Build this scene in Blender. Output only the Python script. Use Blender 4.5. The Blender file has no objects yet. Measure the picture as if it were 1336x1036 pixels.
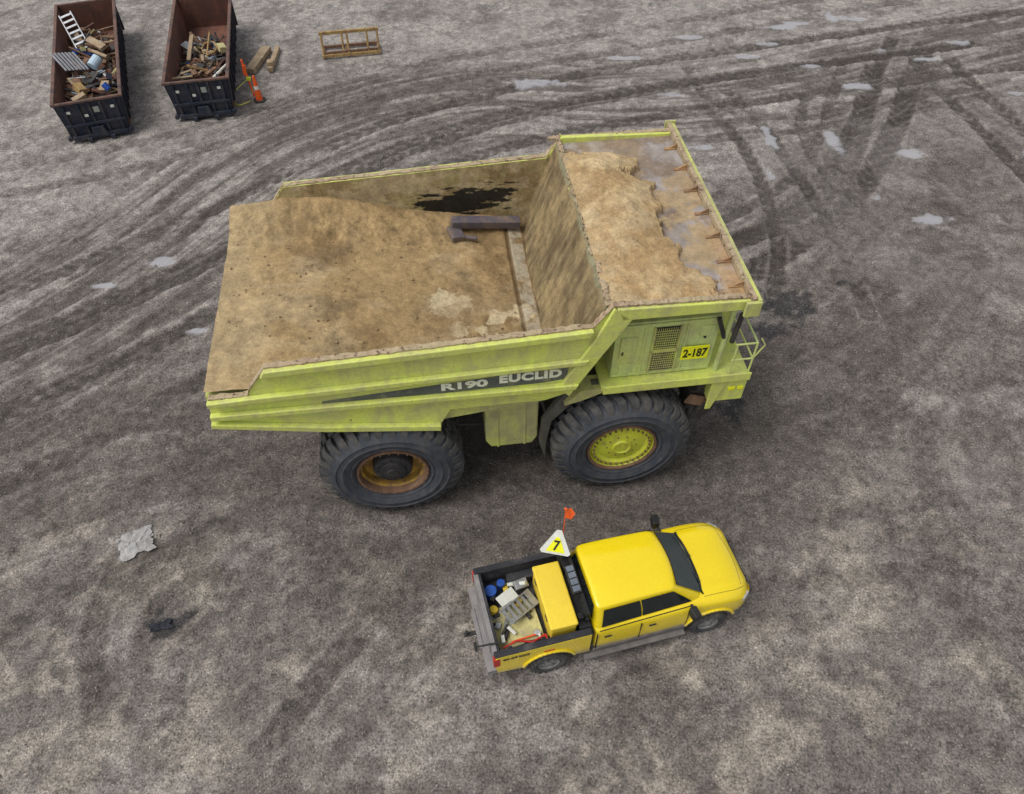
import bpy, math, random
import numpy as np
from math import radians, sin, cos, pi
from mathutils import Vector, Matrix, Euler
from mathutils.bvhtree import BVHTree
random.seed(7)
rng = np.random.default_rng(11)
scene = bpy.context.scene

# ------------------------------------------------------------ numpy noise
TAB = rng.random((256, 256))
def vnoise(x, y, seed=0):
    x = np.asarray(x, float) + seed*17.31; y = np.asarray(y, float) + seed*9.77
    xi = np.floor(x).astype(int); yi = np.floor(y).astype(int)
    fx = x-xi; fy = y-yi
    fx = fx*fx*(3-2*fx); fy = fy*fy*(3-2*fy)
    a = TAB[xi & 255, yi & 255]; b = TAB[(xi+1) & 255, yi & 255]
    c = TAB[xi & 255, (yi+1) & 255]; d = TAB[(xi+1) & 255, (yi+1) & 255]
    return (a*(1-fx)+b*fx)*(1-fy)+(c*(1-fx)+d*fx)*fy
def fbm(x, y, seed=0, octs=5, rough=.55):
    s = 0; amp = 1; tot = 0; f = 1; x = np.asarray(x, float); y = np.asarray(y, float)
    for i in range(octs):
        xr = x*.8-y*.6; yr = x*.6+y*.8; x, y = xr, yr
        s = s+amp*vnoise(x*f, y*f, seed+i*3); tot += amp; amp *= rough; f *= 2.03
    return s/tot
def snoise(x, y, seed=0, octs=4, rough=.6):
    s = 0; amp = 1; tot = 0; f = 1
    for i in range(octs):
        s = s+amp*vnoise(x*f, y*f, seed+i*3); tot += amp; amp *= rough; f *= 2.03
    return s/tot
def sstep(a, b, x):
    t = np.clip((np.asarray(x, float)-a)/(b-a), 0, 1); return t*t*(3-2*t)
def mixc(c, col, m):
    return c*(1-m[..., None])+np.array(col)*m[..., None]

# ------------------------------------------------------------ materials
def new_mat(name):
    m = bpy.data.materials.new(name); m.use_nodes = True
    nt = m.node_tree; b = nt.nodes['Principled BSDF']
    return m, nt, b
def N(nt, t, **kw):
    n = nt.nodes.new(t)
    for k, v in kw.items(): setattr(n, k, v)
    return n
def noise(nt, co, scale, detail=6, rough=.6):
    n = N(nt, 'ShaderNodeTexNoise'); n.inputs['Scale'].default_value = scale
    n.inputs['Detail'].default_value = detail; n.inputs['Roughness'].default_value = rough
    nt.links.new(co, n.inputs['Vector']); return n.outputs['Fac']
def ramp(nt, f, a, b, lo=0, hi=1):
    n = N(nt, 'ShaderNodeMapRange'); n.inputs[1].default_value = a; n.inputs[2].default_value = b
    n.inputs[3].default_value = lo; n.inputs[4].default_value = hi
    nt.links.new(f, n.inputs[0]); return n.outputs[0]
def mix(nt, f, a, b, mode='MIX'):
    n = N(nt, 'ShaderNodeMix', data_type='RGBA', blend_type=mode)
    for s, v in ((n.inputs[0], f), (n.inputs[6], a), (n.inputs[7], b)):
        if isinstance(v, (int, float)): s.default_value = v
        elif isinstance(v, tuple): s.default_value = (*v[:3], 1)
        else: nt.links.new(v, s)
    return n.outputs[2]
def math_n(nt, op, a, b):
    n = N(nt, 'ShaderNodeMath', operation=op, use_clamp=False)
    for s, v in ((n.inputs[0], a), (n.inputs[1], b)):
        if isinstance(v, (int, float)): s.default_value = v
        else: nt.links.new(v, s)
    return n.outputs[0]
def bump(nt, b, h, st, dist=.02):
    n = N(nt, 'ShaderNodeBump'); n.inputs['Strength'].default_value = st; n.inputs['Distance'].default_value = dist
    nt.links.new(h, n.inputs['Height']); nt.links.new(n.outputs[0], b.inputs['Normal'])

def surf(name, base, alt=None, dirt=None, dirt_amt=.45, rust=None, rust_amt=.66, rough=.6, metal=0,
         scale=1., zmud=None, mud=(.12, .11, .10), bmp=.15, coat=0, spec=.4, fvar=.14, zstr=.9, scuff=None):
    m, nt, b = new_mat(name)
    tc = N(nt, 'ShaderNodeTexCoord').outputs['Object']
    alt = alt or tuple(c*.8 for c in base)
    c = mix(nt, ramp(nt, noise(nt, tc, 1.1*scale, 4), .38, .62), base, alt)
    fine = noise(nt, tc, 14*scale, 5, .7)
    lo = 1-fvar; hi = 1+fvar*.7
    c = mix(nt, 1., c, mix(nt, ramp(nt, fine, .3, .7), (lo, lo, lo), (hi, hi, hi)), 'MULTIPLY')
    if dirt:
        mp = N(nt, 'ShaderNodeMapping'); mp.inputs['Scale'].default_value = (5, 5, zstr) if zstr < 2 else (3, 3, 3)
        nt.links.new(tc, mp.inputs[0])
        st = noise(nt, mp.outputs[0], 1.*scale, 5, .65); bl = noise(nt, tc, 2.3*scale, 7, .7)
        f = ramp(nt, math_n(nt, 'ADD', math_n(nt, 'MULTIPLY', st, .45), math_n(nt, 'MULTIPLY', bl, .55)), 1-dirt_amt-.10, 1-dirt_amt+.09, 0, .85)
        c = mix(nt, f, c, dirt)
    if scuff:
        mp = N(nt, 'ShaderNodeMapping'); mp.inputs['Scale'].default_value = (1.2, 1.2, 5.5)
        nt.links.new(tc, mp.inputs[0])
        f = ramp(nt, noise(nt, mp.outputs[0], 1.5, 8, .72), .57, .65, 0, .7)
        c = mix(nt, f, c, scuff)
    if rust:
        f = ramp(nt, noise(nt, tc, 5.5*scale, 8, .75), rust_amt, rust_amt+.03)
        c = mix(nt, f, c, rust)
    if zmud:
        sp = N(nt, 'ShaderNodeSeparateXYZ'); nt.links.new(tc, sp.inputs[0])
        z = math_n(nt, 'ADD', sp.outputs[2], math_n(nt, 'MULTIPLY', math_n(nt, 'SUBTRACT', noise(nt, tc, 2, 4, .55), .5), .35))
        f = ramp(nt, z, zmud[0], zmud[1], .95, 0)
        c = mix(nt, f, c, mud)
    nt.links.new(c, b.inputs['Base Color'])
    r = ramp(nt, fine, .3, .7, max(rough-.12, .02), min(rough+.12, 1)); nt.links.new(r, b.inputs['Roughness'])
    b.inputs['Metallic'].default_value = metal; b.inputs['Coat Weight'].default_value = coat
    b.inputs['Specular IOR Level'].default_value = spec
    if bmp: bump(nt, b, fine, bmp, .015)
    return m

def vcol_mat(name, s1=9, s2=40, amp=.35, bmp=.5, rlo=.95, rhi=.25, stones=0., spec=.3, lo=.38, hi=.62, w1=.55):
    m, nt, b = new_mat(name)
    tc = N(nt, 'ShaderNodeTexCoord').outputs['Object']
    at = N(nt, 'ShaderNodeAttribute'); at.attribute_name = 'Col'
    n1 = noise(nt, tc, s1, 7, .75); n2 = noise(nt, tc, s2, 3, .7)
    f = math_n(nt, 'ADD', math_n(nt, 'MULTIPLY', n1, w1), math_n(nt, 'MULTIPLY', n2, 1-w1))
    g = ramp(nt, f, lo, hi, 1-amp, 1+amp)
    dry = math_n(nt, 'SUBTRACT', 1., at.outputs['Alpha'])
    g2 = math_n(nt, 'ADD', 1., math_n(nt, 'MULTIPLY', math_n(nt, 'SUBTRACT', g, 1.), dry))
    cb = N(nt, 'ShaderNodeCombineColor')
    for i in range(3): nt.links.new(g2, cb.inputs[i])
    c = mix(nt, 1., at.outputs['Color'], cb.outputs[0], 'MULTIPLY')
    h = f
    if stones > 0:
        dens = noise(nt, tc, .9, 5, .65)
        for sc, th in ((10., .20), (19., .30)):
            v = N(nt, 'ShaderNodeTexVoronoi'); v.inputs['Scale'].default_value = sc
            nt.links.new(tc, v.inputs['Vector'])
            sz = ramp(nt, v.outputs['Distance'], th*.85, th*1.3, 1, 0)
            sp = N(nt, 'ShaderNodeSeparateColor'); nt.links.new(v.outputs['Color'], sp.inputs[0])
            on = ramp(nt, math_n(nt, 'ADD', sp.outputs[0], math_n(nt, 'MULTIPLY', dens, 2.2)), 1.62, 1.70)
            k = math_n(nt, 'MULTIPLY', math_n(nt, 'MULTIPLY', sz, on), dry)
            tone = mix(nt, 1., c, mix(nt, sp.outputs[1], (.45, .44, .43), (2.6, 2.55, 2.45)), 'MULTIPLY')
            tone = mix(nt, .35, tone, mix(nt, sp.outputs[1], (.09, .08, .07), (.42, .385, .34)))
            c = mix(nt, math_n(nt, 'MULTIPLY', k, stones), c, tone)
            h = math_n(nt, 'ADD', h, math_n(nt, 'MULTIPLY', k, .5))
    nt.links.new(c, b.inputs['Base Color'])
    nt.links.new(ramp(nt, at.outputs['Alpha'], 0, 1, rlo, rhi), b.inputs['Roughness'])
    b.inputs['Specular IOR Level'].default_value = spec
    n = N(nt, 'ShaderNodeBump'); n.inputs['Distance'].default_value = .03
    nt.links.new(math_n(nt, 'MULTIPLY', dry, bmp), n.inputs['Strength'])
    nt.links.new(h, n.inputs['Height']); nt.links.new(n.outputs[0], b.inputs['Normal'])
    return m

M_side = surf('lime_body_side', (.63, .70, .14), (.59, .64, .18), dirt=(.44, .40, .19), dirt_amt=.44, rust=(.14, .10, .06), rust_amt=.645, rough=.5, bmp=.08, scuff=(.44, .41, .23))
M_lime = surf('lime_paint', (.65, .72, .14), (.60, .65, .17), dirt=(.44, .40, .19), dirt_amt=.43, rust=(.13, .08, .045), rust_amt=.655, rough=.5, bmp=.08)
M_limed = surf('lime_paint_dirty', (.57, .62, .15), (.50, .52, .19), dirt=(.34, .29, .17), dirt_amt=.49, rust=(.10, .07, .045), rust_amt=.63, rough=.6)
M_limep = surf('lime_panel', (.55, .65, .26), (.60, .66, .20), dirt=(.40, .38, .20), dirt_amt=.42, rust=(.14, .09, .05), rust_amt=.68, rough=.45, bmp=.05)
M_rail = surf('worn_rail', (.38, .32, .18), (.25, .17, .11), dirt=(.48, .37, .24), dirt_amt=.5, rust=(.10, .06, .04), rust_amt=.56, rough=.8, scale=1.6)
M_rim_y = surf('wheel_yellow_green', (.62, .66, .05), (.55, .56, .06), dirt=(.26, .21, .09), dirt_amt=.40, rough=.45, scale=2)
M_rim_o = surf('wheel_orange', (.50, .30, .03), (.34, .17, .03), dirt=(.14, .09, .05), dirt_amt=.5, rough=.6, scale=2)
M_rust = surf('rusty_steel', (.17, .085, .05), (.10, .055, .035), dirt=(.24, .15, .09), dirt_amt=.48, rough=.85)
M_orust = surf('orange_primer', (.44, .27, .12), (.32, .18, .09), dirt=(.2, .13, .08), dirt_amt=.48, rough=.8)
M_tyre = surf('tyre_rubber', (.040, .047, .060), (.052, .059, .072), dirt=(.10, .098, .098), dirt_amt=.45, rough=.7, scale=1.5, bmp=.3)
M_tyred = surf('tyre_tread_dusty', (.054, .056, .060), (.042, .044, .048), dirt=(.13, .12, .105), dirt_amt=.47, rough=.85, bmp=.3)
M_dark = surf('dark_steel', (.022, .022, .024), (.035, .032, .03), dirt=(.08, .07, .06), dirt_amt=.45, rough=.7)
M_frame = surf('frame_greasy', (.16, .17, .12), (.10, .10, .08), dirt=(.08, .07, .06), dirt_amt=.52, rough=.7)
M_stripe = surf('stripe_decal', (.080, .090, .092), (.11, .12, .115), dirt=(.30, .30, .15), dirt_amt=.40, rough=.5)
M_white = surf('white_decal', (.75, .75, .70), (.65, .66, .58), rough=.5)
M_signy = surf('sign_yellow', (.90, .90, .02), (.88, .86, .02), rough=.4, spec=.3)
M_black = surf('black_plastic', (.012, .012, .013), (.02, .02, .02), rough=.45)
M_bed = surf('bedliner', (.022, .023, .028), (.035, .035, .04), dirt=(.12, .11, .10), dirt_amt=.40, rough=.8, zstr=3)
M_yel = surf('yellow_paint', (.87, .66, .010), (.85, .64, .010), rough=.22, zmud=(.44, .76), mud=(.25, .22, .20), bmp=0, coat=.6, spec=.5, fvar=.03)
M_yel2 = surf('yellow_box_paint', (.85, .63, .05), (.82, .59, .05), dirt=(.6, .45, .16), dirt_amt=.34, rough=.5, bmp=.02, fvar=.06)
M_glass = surf('dark_glass', (.010, .015, .017), (.012, .018, .02), rough=.1, bmp=0, spec=.6, fvar=.02)
M_wind = surf('windshield_glass', (.022, .045, .052), (.018, .036, .042), rough=.1, bmp=0, spec=1., fvar=.02, coat=.8)
M_alu = surf('aluminium', (.42, .43, .45), (.33, .34, .36), dirt=(.25, .24, .23), rough=.45, metal=.4)
M_chrome = surf('wheel_alloy', (.30, .30, .30), (.22, .22, .21), dirt=(.20, .18, .16), dirt_amt=.45, rough=.5, metal=.2, scale=4)
M_mud = surf('muddy_bumper', (.24, .225, .225), (.19, .18, .178), dirt=(.29, .265, .255), dirt_amt=.45, rough=.75, zstr=3, scale=1.5)
M_board = surf('muddy_step', (.15, .138, .13), (.11, .10, .095), dirt=(.21, .19, .175), dirt_amt=.45, rough=.85, zstr=3, scale=1.5)
M_red = surf('red_plastic', (.55, .03, .02), rough=.4)
M_orange = surf('orange_plastic', (.85, .13, .02), (.8, .1, .02), rough=.5)
M_blue = surf('blue_plastic', (.02, .10, .45), (.02, .07, .3), rough=.4)
M_lblue = surf('pale_blue_tank', (.45, .58, .66), (.4, .5, .58), rough=.5)
M_ply = surf('plywood', (.58, .54, .24), (.50, .46, .22), dirt=(.32, .28, .18), dirt_amt=.45, rough=.8)
M_wood = surf('timber', (.42, .32, .21), (.32, .23, .14), dirt=(.18, .14, .10), dirt_amt=.42, rough=.85, scale=3)
M_clod = surf('sand_clod', (.38, .27, .15), (.30, .21, .11), rough=.95, scale=3)
M_navy = surf('navy_container', (.014, .019, .036), (.024, .028, .044), dirt=(.08, .07, .065), dirt_amt=.42, rust=(.10, .05, .03), rust_amt=.66, rough=.6)
M_cont_in = surf('container_rust', (.20, .085, .055), (.12, .055, .04), dirt=(.08, .045, .035), dirt_amt=.48, rough=.85)
M_ylw_st = surf('faded_yellow_steel', (.52, .36, .12), (.40, .26, .10), dirt=(.18, .11, .06), dirt_amt=.5, rough=.8, scale=3)
M_txt = surf('faded_text', (.80, .81, .66), (.72, .73, .55), rust=(.12, .12, .10), rust_amt=.64, rough=.55)
M_paper = surf('paper_scrap', (.42, .41, .40), (.33, .32, .31), dirt=(.25, .235, .22), dirt_amt=.45, rough=.8, scale=4)
M_rag = surf('black_rag_cloth', (.020, .021, .028), (.03, .032, .04), rough=.8, scale=4)
M_vsand = vcol_mat('sand_load', 5, 24, .30, .7, spec=.15)
M_ground = vcol_mat('gravel_ground', 5, 20, .62, .8, rlo=.95, rhi=.12, stones=.75, spec=.4, lo=.36, hi=.64, w1=.42)
M_stone = surf('stone', (.27, .245, .215), (.13, .118, .105), rough=.9, scale=2)

# ------------------------------------------------------------ geometry accumulation
class G:
    def __init__(s): s.v = []; s.f = []; s.m = []; s.T = None
    def add(s, vs, fs, mi=0):
        o = len(s.v)
        if s.T is not None: vs = [tuple(s.T @ Vector(p)) for p in vs]
        s.v += [tuple(p) for p in vs]; s.f += [tuple(i+o for i in f) for f in fs]; s.m += [mi]*len(fs)
    def box(s, c, d, mi=0, rot=None):
        hx, hy, hz = d[0]/2, d[1]/2, d[2]/2
        vs = [Vector((x*hx, y*hy, z*hz)) for z in (-1, 1) for x, y in ((-1, -1), (1, -1), (1, 1), (-1, 1))]
        if rot is not None:
            R = Euler(rot).to_matrix(); vs = [R @ p for p in vs]
        c = Vector(c)
        s.add([p+c for p in vs], [(3, 2, 1, 0), (4, 5, 6, 7), (0, 1, 5, 4), (1, 2, 6, 5), (2, 3, 7, 6), (3, 0, 4, 7)], mi)
    def b2(s, x0, x1, y0, y1, z0, z1, mi=0):
        s.box(((x0+x1)/2, (y0+y1)/2, (z0+z1)/2), (x1-x0, y1-y0, z1-z0), mi)
    def prism(s, poly, y0, y1, mi=0):
        n = len(poly)
        ar = sum(poly[i][0]*poly[(i+1) % n][1]-poly[(i+1) % n][0]*poly[i][1] for i in range(n))
        if ar < 0: poly = poly[::-1]
        vs = [(x, y0, z) for x, z in poly]+[(x, y1, z) for x, z in poly]
        fs = [tuple(range(n)), tuple(range(2*n-1, n-1, -1))]
        fs += [(i, i+n, (i+1) % n+n, (i+1) % n) for i in range(n)]
        s.add(vs, fs, mi)
    def tube(s, p0, p1, r, mi=0, n=10, r1=None):
        p0 = Vector(p0); p1 = Vector(p1); d = (p1-p0).normalized()
        a = d.orthogonal().normalized(); b = d.cross(a); r1 = r if r1 is None else r1
        vs = []
        for p, rr in ((p0, r), (p1, r1)):
            for i in range(n):
                t = 2*pi*i/n; vs.append(p+a*cos(t)*rr+b*sin(t)*rr)
        fs = [(i, (i+1) % n, (i+1) % n+n, i+n) for i in range(n)]+[tuple(range(n-1, -1, -1)), tuple(range(n, 2*n))]
        s.add(vs, fs, mi)
    def lathe(s, prof, cx, y0, cz, sgn=1, mi=0, n=64):
        k = len(prof); vs = []
        for i in range(n):
            t = 2*pi*i/n
            for r, d in prof: vs.append((cx+r*cos(t), y0+sgn*d, cz+r*sin(t)))
        fs = []
        for j in range(k-1):
            for i in range(n):
                a = i*k+j; b = ((i+1) % n)*k+j
                fs.append((a, b, b+1, a+1) if sgn > 0 else (a, a+1, b+1, b))
        s.add(vs, fs, mi)
    def done(s, name, mats, parent=None, smooth=False, bevel=0, seg=2, sub=0, angle=40):
        me = bpy.data.meshes.new(name); me.from_pydata(s.v, [], s.f)
        if not isinstance(mats, (list, tuple)): mats = [mats]
        for m in mats: me.materials.append(m)
        me.polygons.foreach_set('material_index', s.m)
        me.validate(); me.update()
        ob = bpy.data.objects.new(name, me); scene.collection.objects.link(ob)
        if parent: ob.parent = parent
        if smooth:
            me.polygons.foreach_set('use_smooth', [True]*len(me.polygons))
            if angle < 180:
                try: me.set_sharp_from_angle(angle=radians(angle))
                except Exception: pass
        if bevel:
            md = ob.modifiers.new('bevel', 'BEVEL'); md.width = bevel; md.segments = seg; md.limit_method = 'ANGLE'; md.angle_limit = radians(35)
        if sub:
            md = ob.modifiers.new('sub', 'SUBSURF'); md.levels = sub; md.render_levels = sub
        return ob
def empty(name, loc, rz):
    e = bpy.data.objects.new(name, None); e.location = loc; e.rotation_euler = (0, 0, rz)
    e.empty_display_size = .5; scene.collection.objects.link(e); return e
def gridobj(name, P, C, mat, parent=None, flip=False):
    nu, nv = P.shape[:2]
    me = bpy.data.meshes.new(name)
    idx = np.arange(nu*nv).reshape(nu, nv)
    q = np.stack([idx[:-1, :-1], idx[1:, :-1], idx[1:, 1:], idx[:-1, 1:]], -1).reshape(-1, 4)
    if flip: q = q[:, ::-1]
    me.vertices.add(nu*nv); me.vertices.foreach_set('co', P.reshape(-1).astype(np.float32))
    me.loops.add(q.size); me.loops.foreach_set('vertex_index', q.reshape(-1).astype(np.int32))
    me.polygons.add(len(q)); me.polygons.foreach_set('loop_start', np.arange(0, q.size, 4, dtype=np.int32))
    me.update(calc_edges=True)
    me.polygons.foreach_set('use_smooth', [True]*len(q))
    ca = me.color_attributes.new('Col', 'FLOAT_COLOR', 'POINT')
    ca.data.foreach_set('color', C.reshape(-1).astype(np.float32))
    me.materials.append(mat)
    ob = bpy.data.objects.new(name, me); scene.collection.objects.link(ob)
    if parent: ob.parent = parent
    return ob
def text_obj(name, txt, x0, x1, z0, z1, y, mat, parent, bold=.02, T=None, slope=0., spacing=1.):
    cu = bpy.data.curves.new(name, 'FONT'); cu.body = txt; cu.offset = bold; cu.extrude = .004; cu.size = 1; cu.space_character = spacing
    tmp = bpy.data.objects.new(name+'_t', cu); scene.collection.objects.link(tmp)
    bpy.context.view_layer.update()
    me = bpy.data.meshes.new_from_object(tmp.evaluated_get(bpy.context.evaluated_depsgraph_get()))
    bpy.data.objects.remove(tmp)
    n = len(me.vertices); co = np.empty(n*3, np.float32); me.vertices.foreach_get('co', co); co = co.reshape(-1, 3)
    mn = co.min(0); mx = co.max(0)
    out = np.empty_like(co)
    out[:, 0] = x0+(co[:, 0]-mn[0])/(mx[0]-mn[0])*(x1-x0)
    out[:, 2] = z0+(co[:, 1]-mn[1])/(mx[1]-mn[1])*(z1-z0)+slope*(out[:, 0]-x0)
    out[:, 1] = y-co[:, 2]
    if T is not None:
        for i in range(n): out[i] = T @ Vector(out[i])
    me.vertices.foreach_set('co', out.reshape(-1)); me.materials.clear(); me.materials.append(mat); me.update()
    ob = bpy.data.objects.new(name, me); scene.collection.objects.link(ob); ob.parent = parent
    return ob

# ============================================================ GROUND
xs = np.concatenate([[-600, -200, -90, -45], np.arange(-30, 30, .08), [45, 90, 200, 600]])
ys = np.concatenate([[-600, -100, -20], np.arange(1.0, 42, .08), [50, 80, 150, 300, 900]])
X, Y = np.meshgrid(xs, ys, indexing='ij')
def polydist(pts, pad=3.):
    P = []
    n = len(pts); pp = [np.array(p, float) for p in pts]
    for i in range(n-1):
        p0 = pp[max(i-1, 0)]; p1 = pp[i]; p2 = pp[i+1]; p3 = pp[min(i+2, n-1)]
        for k in range(8):
            t = k/8
            P.append(.5*((2*p1)+(-p0+p2)*t+(2*p0-5*p1+4*p2-p3)*t*t+(-p0+3*p1-3*p2+p3)*t**3))
    P.append(pp[-1]); P = np.array(P)
    D = np.full(X.shape, 1e3); S = np.zeros(X.shape); SD = np.zeros(X.shape)
    sel = (X > P[:, 0].min()-pad) & (X < P[:, 0].max()+pad) & (Y > P[:, 1].min()-pad) & (Y < P[:, 1].max()+pad)
    x = X[sel]; y = Y[sel]; d = np.full(x.shape, 1e3); s = np.zeros(x.shape); sd = np.zeros(x.shape); L = 0
    for a, b in zip(P[:-1], P[1:]):
        e = b-a; l = np.hypot(*e)
        if l < 1e-6: continue
        e = e/l; t = np.clip((x-a[0])*e[0]+(y-a[1])*e[1], 0, l)
        dx = x-a[0]-t*e[0]; dy = y-a[1]-t*e[1]; dd = np.hypot(dx, dy); m = dd < d
        d[m] = dd[m]; s[m] = (L+t)[m]; sd[m] = (dd*np.sign(e[0]*dy-e[1]*dx))[m]; L += l
    D[sel] = d; S[sel] = s; SD[sel] = sd
    return D, S, SD, L
n_big = fbm(X*.12, Y*.12, 1); n_mid = fbm(X*.55, Y*.55, 2); n_sm = fbm(X*2.2, Y*2.2, 5, 4, .65); n_f = fbm(X*5, Y*5, 8, 2, .7)
light = np.array((.292, .264, .240)); midc = np.array((.162, .141, .125)); dark = np.array((.068, .056, .048)); pale = np.array((.37, .325, .265))
C = np.broadcast_to(midc, X.shape+(3,)).copy()
Zg = (n_mid-.5)*.06+(n_sm-.5)*.03
far = sstep(17, 28, Y-X*.40+(n_big-.5)*14)
C = mixc(C, light, far*.85)
C = mixc(C, (.130, .112, .101), sstep(.48, .62, n_big)*.6*(1-far))
patch = sstep(.51, .64, fbm(X*.8, Y*.8, 21, 6, .70))*(1-sstep(8, 14, Y))
C = mixc(C, pale, patch*.45)
patch2 = sstep(.53, .67, fbm(X*.45+7, Y*.8, 31, 6, .70))
C = mixc(C, light*1.1, patch2*.40)
dk = sstep(.51, .65, fbm(X*.7+3, Y*.7, 41, 6, .70))
C = mixc(C, dark, dk*.42)
D, S, SD, L = polydist([(-30, -2), (-22, 8), (-15, 15.2), (-11.75, 19.6), (-8, 25.8), (-2.2, 29.2), (4.2, 29.2), (10.7, 30.2), (23.6, 35.2), (40, 42)], 9)
bm = (1-sstep(2.2, 5.2, D+(n_mid-.5)*3.0))
st = snoise(S*.16, SD*2.2, 51, 3, .6); st2 = snoise(S*.45, SD*7, 55, 3)
C = mixc(C, dark*1.25, bm*sstep(.34, .58, st*.6+st2*.4+(n_sm-.5)*.15)*.85)
C = mixc(C, light*1.2, bm*sstep(.58, .68, snoise(S*.2, SD*2.6, 61, 4)+(n_sm-.5)*.15)*.50)
Zg -= bm*sstep(.4, .62, st)*.05
D, S, SD, L = polydist([(-30, 2), (-14, 10.5), (-8, 12.6), (-4, 12.5), (2, 12.2), (9, 15), (14, 20)], 6)
bm2 = (1-sstep(1.8, 4., D+(n_mid-.5)*3.))
st = snoise(S*.2, SD*2.4, 71, 4)
C = mixc(C, dark*1.2, bm2*sstep(.40, .58, st+(n_sm-.5)*.25)*.6)
C *= (1+(n_sm-.5)*.70)[..., None]
def track(pts, w=.28, amt=.8, gap=None):
    global C, Zg
    offs = [0] if gap is None else [-gap/2, gap/2]
    D, S, SD, L = polydist(pts, 2.6)
    for o in offs:
        d = np.where(D > 900, 900, np.abs(SD-o))
        m = (1-sstep(w*.8, w*1.15, d+(n_sm-.5)*.38))*np.clip(sstep(0, 1.5, S), 0, 1)*(1-sstep(L-1.5, L, S))
        ch = (np.sin((S+np.abs(SD-o)*1.1)*2*pi/.52) > -.25)*.50+.50
        m2 = np.clip(m*ch*(.50+.9*sstep(.28, .55, n_mid))*(.55+.9*n_sm), 0, 1)
        C = mixc(C, dark*.82, m2*amt)
        edge = sstep(w*.85, w*1.05, d)*(1-sstep(w*1.2, w*1.6, d))*(D < 900)*np.clip(sstep(0, 1.5, S), 0, 1)
        C = mixc(C, light*1.1, edge*.30*amt*sstep(.4, .6, n_mid))
        Zg -= m2*.05*amt; Zg += edge*.025
A = [(19.0, 35), (16.8, 30.8), (13.7, 25.1), (10.8, 21.4), (6.6, 18.0)]
track(A, .46, 1.); track([(x-1.25, y+.75) for x, y in A], .30, .9)
B = [(16.0, 33), (14.3, 28.9), (12.1, 24.3), (9.2, 21.4), (5.4, 19.3)]
track(B, .44, .95); track([(x-1.2, y+.6) for x, y in B], .24, .75)
track([(8.6, 31), (9.7, 28.3), (10.4, 24.6), (10.9, 20.6), (10.8, 16.8)], .27, .95)
track([(7.4, 30), (8.6, 27), (9.0, 23.8), (8.8, 20.), (7.8, 17)], .27, .9)
track([(12.6, 31), (11.5, 28), (11.3, 25), (12.2, 22.4), (12.9, 20)], .22, .7)
track([(6.5, 31), (9, 28.8), (12, 28.2), (15, 29), (18, 31.5)], .22, .6)
track([(7.5, 33), (8, 30), (10, 27.5), (13, 27), (16, 28.5), (19, 33)], .24, .6)
track([(17.6, 34), (17.8, 30.8), (18.4, 26.6), (18.9, 22), (19.5, 17)], .32, .9)
track([(19.2, 34), (19.4, 30.8), (20, 27.2), (20.8, 22)], .32, .9)
track([(-5.6, 10.4), (-7.3, 9.3), (-9.1, 8.0), (-9.0, 6.4), (-8.2, 4.5)], .32, .6)
track([(-5.9, 8.9), (-7.6, 7.9), (-8.1, 6.9), (-7.6, 5.5)], .22, .5)
track([(-5.2, 3.9), (-4.0, 5.9), (-1.9, 8.4), (.5, 10)], .32, .6)
track([(-3.9, 3.6), (-2.5, 5.6), (-.5, 8.), (1.2, 9.3)], .26, .35)
track([(11, 3.5), (10.2, 7), (10.6, 11), (12, 16)], .3, .35)
track([(-26, 12), (-18, 15), (-10, 21), (-4, 27), (6, 31.5), (26, 37)], .32, .8, gap=2.2)
track([(-26, 8), (-16, 13), (-9, 18.5), (-5, 24), (3, 28.5), (24, 34)], .32, .8, gap=2.2)
track([(-26, 5), (-15, 10.5), (-9, 15.5), (-6, 20)], .34, .65, gap=2.2)
track([(-24, 22), (-14, 25.5), (-5, 31), (6, 35), (20, 40)], .28, .5, gap=1.7)
track([(-14, 4.5), (-10, 9), (-4.5, 11.3), (4, 8.9), (12, 9.6)], .25, .35, gap=1.7)
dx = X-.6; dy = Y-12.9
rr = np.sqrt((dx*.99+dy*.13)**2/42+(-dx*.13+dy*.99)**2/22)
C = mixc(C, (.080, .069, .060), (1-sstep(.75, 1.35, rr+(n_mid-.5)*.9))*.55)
for ox, oy, r in ((-7.75, 6.95, .32), (-7.3, 7.2, .2), (10.5, 18.3, .22), (5.8, 13.2, .5), (8.5, 17.3, .8), (7.8, 16.2, .5)):
    d = np.hypot(X-ox, (Y-oy)*1.2)/r+(n_f-.5)*1.8+(n_sm-.5)*1.5
    C = mixc(C, (.034, .033, .035), (1-sstep(.6, 1.2, d))*.8)
damp = sstep(.54, .66, fbm(X*.3, Y*.3, 91, 5))*sstep(7, 12, X)*(1-sstep(28, 34, Y))*sstep(8, 14, Y)
C = mixc(C, (.165, .148, .140), damp*.45)
W = np.zeros(X.shape)
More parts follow.
